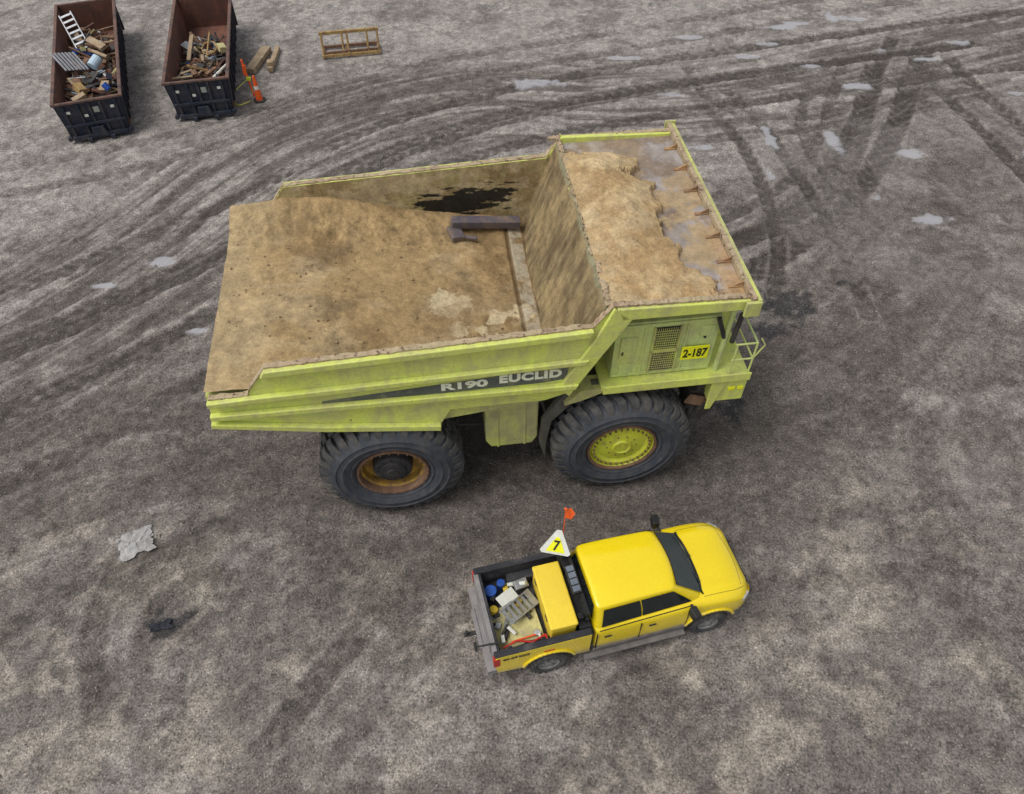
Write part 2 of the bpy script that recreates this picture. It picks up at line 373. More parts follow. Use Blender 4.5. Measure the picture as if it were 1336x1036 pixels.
for px, py, a, b in ((1.1, 31, 1.4, .45), (12, 36, 1.3, .3), (13.4, 36.4, .6, .25), (16.3, 36.8, 1.0, .4), (10.2, 33.2, .8, .22), (13., 32.4, .5, .3),
                     (15, 25.5, .5, .3), (12.3, 26.5, .3, .7), (9.9, 26.6, .25, .7), (-11.3, 19.3, .35, .25), (-12.8, 18.2, .5, .15), (14.4, 21.5, .7, .3), (7, 26, .9, .2),
                     (15.1, 36.9, .3, .5), (18, 33, .7, .2), (21, 30, .8, .3), (20, 34.5, .6, .2), (5, 33, .9, .2), (9.4, 24.2, .2, .6), (11.5, 34.4, .7, .2), (8, 35, .8, .18), (14.5, 30.6, .7, .2),
                     (16.6, 33.8, .5, .25), (12.9, 22.8, .4, .3), (19.5, 25.5, .4, .3), (-9.5, 16.2, .4, .15), (6.6, 29.9, .7, .15)):
    d = np.sqrt(((X-px)/a)**2+((Y-py)/b)**2)+(n_sm-.5)*1.7+(n_mid-.5)*1.8
    W = np.maximum(W, 1-sstep(.50, 1.0, d))
C = mixc(C, (.40, .395, .41), W*.75)  # puddles: their bright bluish reflection is painted into the ground colour
C *= (1+(n_f-.5)*.80*(1-W))[..., None]
Zg = Zg*(1-W)-W*.01
out = (np.abs(X) > 31) | (Y > 42.5) | (Y < .5)
Zg[out] = 0
al = np.clip(W*.92+damp*.10, 0, 1)
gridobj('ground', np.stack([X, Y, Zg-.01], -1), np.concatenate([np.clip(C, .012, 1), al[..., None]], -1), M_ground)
g = G()
for i in range(5000):
    x = random.uniform(-24, 24); y = 2.5+36*random.random()**1.2
    r = random.uniform(.012, .030)*(1.5 if random.random() < .08 else 1)
    a = random.random()*6.28; vs = []
    for k in range(5):
        t = a+k*1.2566; q = r*random.uniform(.7, 1.2); vs.append((x+q*cos(t), y+q*sin(t), random.uniform(-.01, .01)))
    vs.append((x+random.uniform(-.3, .3)*r, y+random.uniform(-.3, .3)*r, r*random.uniform(.6, 1.1)))
    g.add(vs, [(k, (k+1) % 5, 5) for k in range(5)])
g.done('gravel', M_stone)

# ============================================================ HAUL TRUCK
HT = empty('haul_truck', (-2.72, 9.92, 0), radians(7.5))
side = [(-3.38, 3.90), (-3.28, 4.62), (-2.5, 4.62), (-2.42, 4.80), (-2.0, 5.37), (4.37, 5.63), (4.72, 6.15), (7.50, 6.06), (7.53, 5.80), (5.08, 5.80), (4.62, 4.95), (3.98, 3.72), (3.5, 3.55), (1.45, 3.55), (1.2, 3.06), (-1.2, 3.42)]
R_TOP = [(-2.02, 5.36), (4.36, 5.62), (4.30, 5.46), (-2.12, 5.20)]
R_MID = [(-3.30, 4.60), (-2.5, 4.64), (4.33, 4.80), (4.25, 4.68), (-3.28, 4.48)]
R_BOT = [(-3.40, 3.86), (-3.38, 3.98), (-1.2, 3.54), (1.22, 3.18), (1.2, 3.02), (-1.2, 3.38)]
R_DIA = [(3.98, 3.70), (3.74, 3.98), (4.42, 5.35), (4.72, 6.14), (5.10, 5.82), (4.62, 4.93)]
def ribs(g, y0, yo):
    g.prism(R_TOP, yo, y0); g.prism(R_MID, yo, y0)
    g.prism([(-3.34, 4.22), (-3.34, 4.08), (4.10, 3.94), (4.16, 4.08)], yo, y0)
    g.prism(R_BOT, yo, y0)
    g.prism(R_DIA, yo+(y0-yo)*.3, y0)
    g.prism([(4.9, 5.82), (4.78, 6.12), (7.55, 6.04), (7.57, 5.80)], yo+(y0-yo)*.3, y0)
g = G(); g.prism(side, .15, .27); ribs(g, .15, .02)
g.prism([(3.5, 3.55), (1.45, 3.55), (1.3, 3.7), (1.3, 3.95), (3.9, 3.9)], .27, .5)
g.done('body_side_right', M_side, HT, bevel=.018)
g = G(); g.prism(side, 6.03, 6.15)
for r in (R_TOP, R_MID, R_BOT, R_DIA): g.prism(r, 6.15, 6.27)
g.done('body_side_left', M_lime, HT, bevel=.015)
g = G()
def strip(pts, y0, y1, th=.03, n=60):
    L = [0]
    for a, b in zip(pts[:-1], pts[1:]): L.append(L[-1]+math.hypot(b[0]-a[0], b[1]-a[1]))
    vs = []
    for i in range(n+1):
        s_ = L[-1]*i/n; k = max(j for j in range(len(L)) if L[j] <= s_+1e-9); k = min(k, len(pts)-2)
        t = (s_-L[k])/(L[k+1]-L[k]); x = pts[k][0]*(1-t)+pts[k+1][0]*t; z = pts[k][1]*(1-t)+pts[k+1][1]*t
        j1 = random.uniform(-.012, .012); j2 = random.uniform(-.02, .02); j3 = random.uniform(0, .018)
        vs += [(x, y0+j1, z), (x, y0+j1, z+th+j3), (x, y1+j2, z+th+j3), (x, y1+j2, z)]
    fs = [(0, 1, 2, 3)]
    for i in range(n):
        b = i*4
        for q in range(4): fs.append((b+q, b+4+q, b+4+(q+1) % 4, b+(q+1) % 4))
    fs.append((n*4+3, n*4+2, n*4+1, n*4)); g.add(vs, fs)
for ya, yb in ((.12, .25), (6.05, 6.18)):
    strip([(-2.0, 5.362), (4.36, 5.622)], ya, yb); strip([(4.37, 5.63), (4.71, 6.135)], ya, yb, n=10)
    strip([(-3.26, 4.612), (-2.5, 4.622), (-2.42, 4.81), (-2.0, 5.37)], ya, yb, n=24)
strip([(4.72, 6.135), (7.45, 6.05)], .12, .24); strip([(4.42, 6.05), (7.45, 6.02)], 6.10, 6.22, .06)
g.b2(7.42, 7.525, .02, 6.40, 5.98, 6.13)
g.done('worn_rail_caps', M_rail, HT)
g = G()
for k in range(58):
    y = .3+k*.1; g.box((4.655+random.uniform(-.03, .03), y, 6.115+random.uniform(-.02, .03)), (random.uniform(.06, .14), .13, random.uniform(.04, .09)), 0, rot=(0, random.uniform(-.3, .3), random.uniform(-.3, .3)))
g.done('headboard_top_edge', M_rail, HT, bevel=.01)
g = G()
g.b2(7.528, 7.61, -.02, 6.42, 5.75, 6.11); g.b2(7.30, 7.61, -.06, .015, 5.72, 6.08); g.b2(7.38, 7.65, 6.40, 6.46, 5.75, 6.16)
g.done('canopy_front_lip', M_limed, HT, bevel=.01)
g = G()
for y in (.55, 1.3, 2.1, 2.9, 3.75, 4.6, 5.45):
    g.add([(7.41, y-.02, 6.14), (7.41, y-.02, 6.0), (7.15, y-.02, 6.0), (7.41, y+.02, 6.14), (7.41, y+.02, 6.0), (7.15, y+.02, 6.0)],
          [(0, 1, 2), (5, 4, 3), (0, 2, 5, 3), (0, 3, 4, 1), (1, 4, 5, 2)])
    g.b2(7.12, 7.41, y-.045, y+.045, 5.99, 6.03)
g.done('canopy_gussets', M_orust, HT)
g = G()
g.prism([(-3.34, 4.60), (3.8, 3.6), (4.62, 6.0), (7.40, 5.95), (7.40, 5.84), (5.05, 5.82), (3.95, 3.60), (3.5, 3.42), (1.2, 3.12), (-1.2, 3.45), (-3.33, 3.93)], .26, 6.04)
for k in range(7): g.b2(5.1, 7.35, .6+k*.85, .7+k*.85, 5.66, 5.84)
g.done('body_floor_structure', M_limed, HT)
# interior floor
nx, ny = 260, 210
u, v = np.meshgrid(np.linspace(-3.34, 3.82, nx), np.linspace(.265, 6.035, ny), indexing='ij')
zf = np.interp(u, [-3.46, -2, .65, 3.82], [4.70, 4.66, 4.28, 3.72])
fb = fbm(u*1.3, v*1.3, 3, 6, .58); ff = fbm(u*5, v*5, 13, 4, .6)
bank = sstep(4.6, 6.03, v+(fb-.5)*1.2)*(.10+.30*np.exp(-((u+1.2)/1.8)**2))+sstep(4.9, 6.03, v)*.1
zf2 = zf+.02+(fb-.5)*.11+(ff-.5)*.035+bank*.9
C = np.broadcast_to(np.array((.355, .248, .122)), u.shape+(3,)).copy()
C = mixc(C, (.225, .150, .072), sstep(.44, .62, fbm(u*.7, v*.7, 4, 6, .62))*.85*sstep(-3.2, -1.0, u))
C = mixc(C, (.42, .32, .185), sstep(.50, .68, fbm(u*.6, v*1.2, 14, 6, .62))*.6)
C = mixc(C, (.15, .105, .06), sstep(.57, .70, fbm(u*1.0, v*1.0, 24, 6, .66))*.5)
C = mixc(C, (.38, .29, .165), (1-sstep(-3.2, -1.8, u+(fb-.5)*2))*.7)
for cx_, cy_, ax_, ay_ in ((1.75, 2.75, .8, .45), (2.9, 2.45, .55, .6), (2.3, 2.0, .6, .35)):
    dd = np.sqrt(((u-cx_)/ax_)**2+((v-cy_)/ay_)**2)+(fbm(u*2.2, v*2.2, 34, 5, .62)-.5)*4.6
    wp = 1-sstep(.50, .72, dd)
    C = mixc(C, (.60, .49, .31), wp*.8)
drk = np.exp(-((u-1.6)/1.6)**2-((v-2.4)/1.3)**2); C = mixc(C, (.17, .11, .055), drk*.6*sstep(.42, .6, ff*.3+fb*.7))
strip_ = sstep(3.34, 3.38, u)*(1-sstep(3.66, 3.70, u))
C = mixc(C, (.38, .34, .26), strip_*.75*sstep(.3, .5, ff))
gro = sstep(3.24, 3.30, u)*(1-sstep(3.34, 3.38, u))
C = mixc(C, (.10, .065, .035), (gro+sstep(3.68, 3.72, u))*.7)
zf2 -= gro*.05
C *= (1+(ff-.5)*.50+(fb-.5)*.35)[..., None]
gridobj('body_floor_sand', np.stack([u, v, zf2], -1), np.concatenate([C, (0*u)[..., None]], -1), M_vsand, HT)
u, w = np.meshgrid(np.linspace(-3.26, 4.45, 300), np.linspace(0, 1, 90), indexing='ij')
zb = np.interp(u, [-3.46, -2, .65, 3.82, 4.4], [4.70, 4.66, 4.28, 3.72, 3.7])-.05
zt = np.interp(u, [-3.4, -2.5, -2.42, -2.0, 4.37, 4.45], [4.62, 4.64, 4.80, 5.37, 5.63, 5.75])
z = zb+(zt-zb)*w
fb = fbm(u*1.5, z*1.5, 6, 6, .62); ff = fbm(u*6, z*3, 16, 4)
C = np.broadcast_to(np.array((.38, .30, .16)), u.shape+(3,)).copy()
C = mixc(C, (.28, .24, .11), sstep(.4, .6, snoise(u*2.5, z*.8, 26, 5))*.7)
C = mixc(C, (.24, .16, .08), sstep(.48, .6, fb)*.6)
C = mixc(C, (.47, .38, .25), sstep(.53, .63, fbm(u*2, z*3, 46, 5))*.5)
soot = np.clip(1-((u-2.3)/1.6)**2, 0, 1)*np.clip(1-((z-(4.54+.10*(u-2.3)))/.58)**2, 0, 1)
soot = sstep(.26, .34, soot*.58+(snoise(u*2.0, z*9, 36, 5, .68)-.5)*1.1)*(soot > .04)
C = mixc(C, (.013, .012, .012), soot*.95)
C *= (1+(ff-.5)*.6)[..., None]
gridobj('left_wall_inner', np.stack([u, np.full_like(u, 6.022)+(fb-.5)*.012, z], -1), np.concatenate([C, (0*u)[..., None]], -1), M_vsand, HT, flip=True)
u, v = np.meshgrid(np.linspace(0, 1, 100), np.linspace(.27, 6.03, 240), indexing='ij')
fb = fbm(u*2.6, v*1.5, 7, 6, .62); ff = fbm(u*9, v*5, 17, 4); gr = snoise(u*2, v*9, 27, 4)
xx = 3.80+u*.86-(1-u)**4*.08; zz = 3.70+u*2.42
C = np.broadcast_to(np.array((.27, .20, .105)), u.shape+(3,)).copy()
C = mixc(C, (.145, .105, .06), sstep(.40, .57, fb)*.75)
C = mixc(C, (.35, .28, .15), sstep(.50, .64, gr)*.32)
C = mixc(C, (.30, .31, .20), sstep(.90, .96, u+(fb-.5)*.1)*.6)
C *= (1+(ff-.5)*.8)[..., None]
gridobj('headboard_inner', np.stack([xx-(fb-.5)*.09-(ff-.5)*.03-.02, v, zz], -1), np.concatenate([C, (0*u)[..., None]], -1), M_vsand, HT)
u, v = np.meshgrid(np.linspace(4.62, 7.41, 200), np.linspace(.24, 6.13, 280), indexing='ij')
fb = fbm(u*.9, v*.9, 8, 6, .58); ff = fbm(u*5, v*5, 18, 4, .6); fm = fbm(u*2.2, v*1.6, 28, 6, .6)
bd = 6.35+.22*np.sin(v*.9+.4)-1.3*sstep(4.7, 6.0, v)
sm = sstep(-.10, .10, bd-u+(fb-.5)*1.6+(fm-.5)*1.8)*(1-sstep(5.3, 5.8, v+(fb-.5)*1.0))
film = sstep(.44, .56, fbm(u*1.6, v*1.6, 38, 6, .62))*(.35+.65*(1-sstep(3.6, 5.4, v)))
sh = sm*(.05+.30*np.exp(-((u-5.35)/.9)**2)*np.exp(-((v-3.4)/2.2)**2)*(.5+1.*fb)+.05*ff)
C = np.broadcast_to(np.array((.28, .24, .21)), u.shape+(3,)).copy()
C = mixc(C, (.38, .345, .33), sstep(.45, .6, fbm(u*1.4, v*1.4, 48, 5))*.65)
C = mixc(C, (.20, .14, .09), sstep(.50, .62, fbm(u*1.7, v*1.7, 58, 6, .65))*.65)
C = mixc(C, (.39, .28, .15), film*.80)
C = mixc(C, (.42, .24, .11), sstep(6.9, 7.3, u+(fb-.5)*.6)*(1-sstep(1.0, 3., v))*.45)
sc = np.broadcast_to(np.array((.44, .315, .165)), u.shape+(3,)).copy()
sc = mixc(sc, (.32, .21, .10), sstep(.42, .60, fm)*.7)
sc = mixc(sc, (.52, .41, .25), sstep(.50, .66, fb)*.5)
C = C*(1-sm[..., None])+sc*sm[..., None]
edge = sstep(.05, .4, sm)*(1-sstep(.5, .95, sm)); C = mixc(C, (.22, .13, .065), edge*.6)
C *= (1+(ff-.5)*.50)[..., None]
gridobj('canopy_sand', np.stack([u, v, 6.0+sh+0*u], -1), np.concatenate([C, ((1-sm)*.55*(1-film*.7))[..., None]], -1), M_vsand, HT)
g = G(); g.box((2.80, 5.52, 4.26), (1.75, .26, .22), 0, rot=(.1, .14, .06)); g.box((2.02, 5.25, 4.20), (.34, .46, .14), 0, rot=(.1, .2, .3)); g.box((2.3, 5.12, 4.15), (.5, .10, .08), 0, rot=(.1, .1, -.2))
g.done('steel_beam', surf('dark_beam', (.085, .078, .10), (.13, .11, .12), dirt=(.26, .18, .11), dirt_amt=.42, rough=.5, zstr=3), HT, bevel=.02)
g = G()
for i in range(160):
    x = random.uniform(-3.2, 3.2); y = random.uniform(.4, 5.8); r = random.uniform(.008, .028)
    z = np.interp(x, [-3.46, -2, .65, 3.82], [4.70, 4.66, 4.28, 3.72])
    g.box((x, y, z+r+.02), (r*2, r*1.6, r*1.3), 0, rot=(random.random(), random.random(), random.random()*3))
g.done('loose_clods', M_clod, HT)
g = G(); g.prism([(-1.15, 4.12), (-1.12, 4.24), (3.86, 4.58), (3.95, 4.58), (3.9, 4.20), (3.4, 4.14)], .142, .149)
g.done('side_stripe', M_stripe, HT)
text_obj('model_lettering', 'R190', 1.30, 2.26, 4.20, 4.42, .136, M_txt, HT, bold=.04, slope=.02)
text_obj('maker_lettering', 'EUCLID', 2.50, 3.80, 4.26, 4.51, .136, M_txt, HT, bold=.055, slope=.02, spacing=1.12)
g = G()
for y in (2.0, 3.9): g.b2(-1.6, 7.4, y, y+.4, 1.75, 2.65)
g.b2(-.5, .5, 1.9, 4.4, 1.0, 2.3); g.tube((0, .9, 1.6), (0, 5.4, 1.6), .62, 0, 20)
g.tube((5.36, .7, 1.6), (5.36, 5.6, 1.6), .4, 0, 16); g.b2(4.6, 6.6, 1.9, 4.4, 1.2, 3.5)
for y in (1.75, 4.55):
    g.tube((1.9, y, 1.9), (2.9, y, 3.5), .2, 0, 14); g.tube((2.4, y, 1.3), (1.4, y, 3.2), .12, 0, 12)
g.b2(-1.7, -1.3, 2.0, 4.3, 1.5, 2.7); g.b2(1.2, 4.4, 1.5, 4.8, 2.6, 3.2)
g.done('chassis', M_frame, HT, bevel=.02)
g = G()
for y0, y1 in ((.55, 1.75), (4.6, 5.75)):
    g.prism([(2.2, 1.75), (2.32, 1.52), (3.3, 1.52), (3.42, 1.75), (3.42, 3.05), (3.32, 3.15), (2.3, 3.15), (2.2, 3.05)], y0, y1)
    g.b2(2.45, 2.53, y0-.02, y1+.02, 1.50, 3.17); g.b2(3.08, 3.16, y0-.02, y1+.02, 1.50, 3.17)
g.done('fuel_tank', M_limed, HT, bevel=.04)
g = G()
for s_ in (0, 1):
    def yy(a): return a if s_ == 0 else 6.3-a
    ya, yb = sorted((yy(.62), yy(1.15)))
    pts = [(5.36+1.86*cos(radians(a)), 1.6+1.86*sin(radians(a))) for a in range(95, 200, 8)]
    pin = [(5.36+1.80*cos(radians(a)), 1.6+1.80*sin(radians(a))) for a in range(95, 200, 8)]
    for i in range(len(pts)-1): g.prism([pts[i], pts[i+1], pin[i+1], pin[i]], ya, yb)
    ya, yb = sorted((yy(.45), yy(.62)))
    g.prism([(3.62, .95), (3.46, 1.6), (3.5, 2.4), (3.95, 3.3), (4.6, 3.56), (5.1, 3.56), (4.3, 3.15), (3.72, 2.4), (3.62, 1.6)], ya, yb)
    ya, yb = sorted((yy(.3), yy(.75)))
    g.prism([(3.95, 3.1), (4.3, 3.54), (5.0, 3.54), (4.7, 3.38), (4.3, 3.2)], ya, yb, 1)
g.done('front_fenders', [M_frame, M_limed], HT, bevel=.01)
g = G()
g.b2(4.72, 8.02, .22, 6.12, 3.56, 3.68); g.b2(4.75, 8.05, .17, .215, 3.50, 3.74)
g.b2(7.25, 8.05, .25, 1.45, 2.78, 3.54); g.b2(7.25, 8.05, 4.9, 6.1, 2.78, 3.54)
g.prism([(7.2, 1.5), (7.95, 1.5), (8.05, 2.7), (7.2, 2.7)], 1.5, 4.8)
g.b2(7.45, 7.9, 1.5, 4.8, 2.72, 4.6); g.prism([(7.22, 3.52), (7.22, 2.55), (7.35, 2.55), (7.6, 3.52)], .22, .26)
g.done('front_deck', M_lime, HT, bevel=.02)
g = G()
g.b2(4.95, 7.15, .48, 2.4, 3.69, 5.30); g.b2(5.3, 7.35, 2.4, 3.8, 3.69, 5.5)
g.b2(4.9, 7.2, .44, .475, 5.18, 5.26); g.b2(6.45, 6.49, .45, .478, 3.7, 5.18); g.b2(5.55, 5.6, .45, .478, 3.7, 5.18)
g.b2(4.97, 7.1, .455, .478, 3.72, 3.82)
g.box((5.25, .47, 3.95), (.28, .03, .3)); g.box((5.25, .465, 4.6), (.34, .03, .6)); g.box((6.9, .47, 4.9), (.3, .03, .3))
g.done('electrical_cabinet', M_limep, HT, bevel=.015)
g = G(); g.b2(5.78, 6.30, .462, .478, 3.80, 5.12); g.b2(5.12, 5.16, .445, .452, 4.4, 4.5); g.b2(6.85, 6.9, .445, .46, 4.7, 4.76)
g.done('louvre_backing', M_dark, HT)
g = G()
for k in range(18):
    z = 3.82+k*.07
    g.box((6.04, .455, z), (.5, .012, .014), 0)
for k in range(12): g.box((5.80+k*.044, .452, 4.46), (.009, .010, 1.28), 0)
g.b2(5.74, 6.34, .43, .465, 4.40, 4.48); g.b2(5.74, 5.78, .43, .465, 3.80, 5.14); g.b2(6.30, 6.34, .43, .465, 3.80, 5.14)
g.done('louvre_grille', M_limed, HT)
g = G(); g.b2(6.42, 7.02, .405, .425, 4.12, 4.52); g.done('number_plate', M_signy, HT, bevel=.01)
text_obj('number_text', '2-187', 6.46, 6.98, 4.20, 4.45, .398, M_black, HT, bold=.02)
g = G(); g.b2(5.5, 7.3, 4.0, 5.9, 3.69, 5.55); g.done('cab', M_limep, HT, bevel=.05)
g = G(); g.b2(7.305, 7.32, 4.15, 5.75, 4.5, 5.35); g.b2(5.75, 7.1, 5.905, 5.92, 4.5, 5.35); g.done('cab_windows', M_glass, HT)
g = G()
g.tube((7.28, .42, 3.6), (7.36, .45, 5.8), .06, 0, 10)
g.tube((7.05, .40, 5.3), (7.28, .42, 4.7), .05, 1); g.tube((7.45, .36, 4.6), (7.50, .36, 5.4), .055, 1, 12)
for x, y in ((7.55, .24), (7.98, .24), (7.98, 1.2), (7.98, 2.2)): g.tube((x, y, 3.66), (x, y, 4.62), .022)
for z in (4.15, 4.62):
    g.tube((7.5, .24, z), (7.98, .24, z), .022); g.tube((7.98, .24, z), (7.98, 5.9, z), .022)
for y in (3.2, 4.2, 5.2, 5.9): g.tube((7.98, y, 3.66), (7.98, y, 4.62), .022)
g.tube((7.98, .24, 4.15), (8.12, .18, 4.6), .018); g.tube((8.12, .18, 4.6), (8.0, .18, 4.8), .018)
g.done('handrails_and_posts', [M_limep, M_dark], HT)
g = G()
for y in (2.3, 2.9): g.tube((8.22, y, .6), (8.02, y, 3.6), .025)
for k in range(8): g.box((8.20-k*.024, 2.6, .8+k*.35), (.10, .6, .03))
g.done('access_ladder', M_limep, HT)
g = G(); g.box((7.72, .235, 3.20), (.15, .03, .10)); g.box((7.92, .235, 3.20), (.12, .03, .10)); g.done('marker_lights', M_signy, HT, bevel=.01)
g = G(); g.b2(6.9, 7.4, .5, 1.3, 2.3, 2.9); g.tube((7.0, .55, 1.9), (7.2, .6, 3.2), .1); g.tube((6.85, .9, 1.3), (7.1, .9, 2.8), .14); g.tube((4.2, .7, 2.0), (4.5, .8, 3.5), .09)
g.box((7.05, .4, 2.7), (.5, .05, .3), 1, rot=(0, .4, 0)); g.box((7.3, .5, 2.4), (.3, .3, .4), 0, rot=(.2, .3, 0))
g.done('suspension', [M_dark, M_rust], HT, bevel=.02)
g = G()
for p in (((.9, .7, 3.0), (1.6, .8, 2.2)), ((1.6, .8, 2.2), (2.2, .9, 2.0)), ((3.5, .7, 2.9), (3.7, .6, 2.2)), ((3.7, .6, 2.2), (4.0, .8, 1.6))): g.tube(p[0], p[1], .035)
g.done('hoses', M_dark, HT)

ZC = 1.61
def big_wheel(name, cx, y0, sgn, wd, front):
    R = 1.65
    g = G()
    prof = [(.80, .14), (.86, .05), (.93, .0), (.96, .02), (1.0, -.01), (1.10, -.035), (1.13, -.055), (1.16, -.035), (1.27, -.03), (1.29, -.05), (1.32, -.025), (1.43, .02), (1.52, .10), (1.54, .2)]
    full = prof+[(1.56, wd/2)]+[(r, wd-d) for r, d in prof[::-1]]
    g.lathe(full, cx, y0, ZC, sgn, 0, 96)
    nl = 34
    for i in range(nl):
        for half in (0, 1):
            a0 = 2*pi*(i+.5*half)/nl; da = 2*pi/nl*.31
            stn = [(.0, R-.27, R-.34, 0), (.06, R-.08, R-.2, .0), (.14, R, R-.14, .012), (wd*.30, R+.005, R-.13, .05), (wd*.47, R, R-.13, .085)]
            vs = []
            for d, rt, rb, sh in stn:
                dd = d if half == 0 else wd-d; s2 = sh if half == 0 else -sh
                w2 = da*(1. if d > .05 else .75)
                for aa, r in ((a0-w2+s2, rt), (a0+w2+s2, rt), (a0+w2+s2, rb), (a0-w2+s2, rb)):
                    vs.append((cx+r*cos(aa), y0+sgn*dd, ZC+r*sin(aa)))
            fs = [(0, 1, 2, 3), (16, 19, 18, 17)]
            for k in range(4):
                b = k*4
                for q in range(4): fs.append((b+q, b+4+q, b+4+(q+1) % 4, b+(q+1) % 4))
            g.add(vs, fs, 1)
    g.done(name+'_tyre', [M_tyre, M_tyred], HT, smooth=True, angle=35)
    g = G()
    if front:
        g.lathe([(.84, .12), (.82, .02), (.78, .03), (.765, .08)], cx, y0, ZC, sgn, 1, 72)
        g.lathe([(.765, .08), (.74, .15), (.70, .10), (.63, .10), (.60, .13), (.56, .155), (.48, .14), (.24, .10), (.22, .05), (.19, .045), (.17, .07), (0, .065)], cx, y0, ZC, sgn, 0, 72)
        for i in range(30):
            a = 2*pi*i/30; x = cx+.665*cos(a); z = ZC+.665*sin(a)
            g.tube((x, y0+sgn*.12, z), (x, y0+sgn*.055, z), .024, 1, 8)
        for i in range(10):
            a = 2*pi*i/10; x = cx+.35*cos(a); z = ZC+.35*sin(a)
            g.tube((x, y0+sgn*.14, z), (x, y0+sgn*.10, z), .018, 1, 6)
        g.done(name+'_rim', [M_rim_y, M_rust], HT, smooth=True, angle=30)
    else:
        g.lathe([(.84, .12), (.82, .02), (.77, .03), (.755, .08), (.74, .18)], cx, y0, ZC, sgn, 1, 72)
        g.lathe([(.74, .18), (.70, .22), (.69, .38), (.52, .44), (.46, .44)], cx, y0, ZC, sgn, 0, 72)
        g.lathe([(.47, .44), (.45, .20), (.43, .15), (.40, .13), (.30, .12), (.28, .07), (.14, .05), (.12, .02), (0, .02)], cx, y0, ZC, sgn, 2, 72)
        for i in range(24):
            a = 2*pi*i/24; x = cx+.78*cos(a); z = ZC+.78*sin(a)
            g.tube((x, y0+sgn*.06, z), (x, y0+sgn*.0, z), .02, 1, 6)
        for i in range(12):
            a = 2*pi*i/12; x = cx+.36*cos(a); z = ZC+.36*sin(a)
            g.tube((x, y0+sgn*.15, z), (x, y0+sgn*.10, z), .022, 2, 6)
        g.done(name+'_rim', [M_rim_o, M_rust, M_dark], HT, smooth=True, angle=30)
big_wheel('front_wheel_right', 5.36, 0, 1, .95, True)
big_wheel('front_wheel_left', 5.36, 6.3, -1, .95, True)
big_wheel('rear_wheel_right_outer', 0, 0, 1, .88, False)
big_wheel('rear_wheel_right_inner', 0, 1.0, 1, .88, False)
big_wheel('rear_wheel_left_outer', 0, 6.3, -1, .88, False)
big_wheel('rear_wheel_left_inner', 0, 5.3, -1, .88, False)

# ============================================================ PICKUP TRUCK
PT = empty('pickup_truck', (.766, 6.01, 0), radians(14.5))
st = [(.93, .985, 1.36, 1.33), (1.0, 1.0, 1.36, 1.33), (1.9, 1.0, 1.36, 1.33), (2.9, 1.0, 1.37, 1.33), (3.22, 1.0, 1.385, 1.33), (3.50, 1.01, 1.395, 1.315), (3.85, 1.01, 1.38, 1.285), (4.12, .99, 1.345, 1.235), (4.32, .945, 1.28, 1.16), (4.45, .86, 1.19, 1.07), (4.53, .72, 1.06, .97), (4.56, .62, .88, .84)]
g = G(); half = []
for x, w, zc, ze in st:
    sec = [(w*.94, .44), (w*.99, .54), (w*1.005, .84), (w*.985, 1.10), (w*.97, ze-.07), (w*.91, ze+.005), (w*.79, zc-.03), (w*.66, zc+.025), (w*.55, zc+.0), (w*.25, zc+.008), (0, zc+.018)]
    full = [(-a, b) for a, b in sec]+[(a, b) for a, b in sec[-2::-1]]
    half.append([(x, 1.0+a, b) for a, b in full])
n = len(half[0]); vs = [p for s in half for p in s]
fs = []
for i in range(len(half)-1):
    for j in range(n-1):
        fs.append((i*n+j, i*n+j+1, (i+1)*n+j+1, (i+1)*n+j))
    fs.append((i*n+n-1, i*n, (i+1)*n, (i+1)*n+n-1))
fs.append(tuple(range(n-1, -1, -1))); fs.append(tuple(range((len(half)-1)*n, len(half)*n)))
g.add(vs, fs)
body = g.done('cab_and_hood_body', M_yel, PT, smooth=True, angle=180, sub=2)
cut = G()
cut.tube((3.56, -.2, .44), (3.56, .40, .44), .54, 0, 40); cut.tube((3.56, 1.60, .44), (3.56, 2.2, .44), .54, 0, 40)
cob = cut.done('arch_cut', M_black, PT)
md = body.modifiers.new('b', 'BOOLEAN'); md.operation = 'DIFFERENCE'; md.object = cob; md.solver = 'EXACT'
bpy.context.view_layer.update()
nm = bpy.data.meshes.new_from_object(body.evaluated_get(bpy.context.evaluated_depsgraph_get()))
body.modifiers.clear(); body.data = nm; bpy.data.objects.remove(cob)
try: nm.set_sharp_from_angle(angle=radians(38))
except Exception: pass
g = G()
bv = BVHTree.FromPolygons([v.co.copy() for v in nm.vertices], [tuple(p.vertices) for p in nm.polygons])
def drop(x, y):
    h = bv.ray_cast(Vector((x, y, 3)), Vector((0, 0, -1)))
    return h[0].z if h[0] is not None else None
for s in (-1, 1):
    pr = None
    for k in range(15):
        x = 3.38+k*.068; w = .80-.10*max(0, (k-9)/6)**2; z = drop(x, 1+s*w)
        if z is None: break
        p = (x, 1+s*w, z-.001)
        if pr: g.tube(pr, p, .005, 0, 6)
        pr = p
pr = None
for k in range(25):
    t = -1+2*k/24; y = 1+t*.70; x = 4.40-.10*t*t-.04; z = drop(x, y)
    if z is None: continue
    p = (x, y, z-.001)
    if pr: g.tube(pr, p, .005, 0, 6)
    pr = p
g.done('hood_shut_lines', M_black, PT)
A0, A1 = .95, 3.40; T0, T1 = 1.02, 2.66; zb, zt = 1.31, 1.94
lo = [(A0, .08, zb), (A1, .18, zb), (A1, 1.82, zb), (A0, 1.92, zb)]
hi = [(T0, .27, zt-.03), (T1, .31, zt-.05), (T1, 1.69, zt-.05), (T0, 1.73, zt-.03)]
g = G(); nu_, nv_ = 9, 9; rv = []
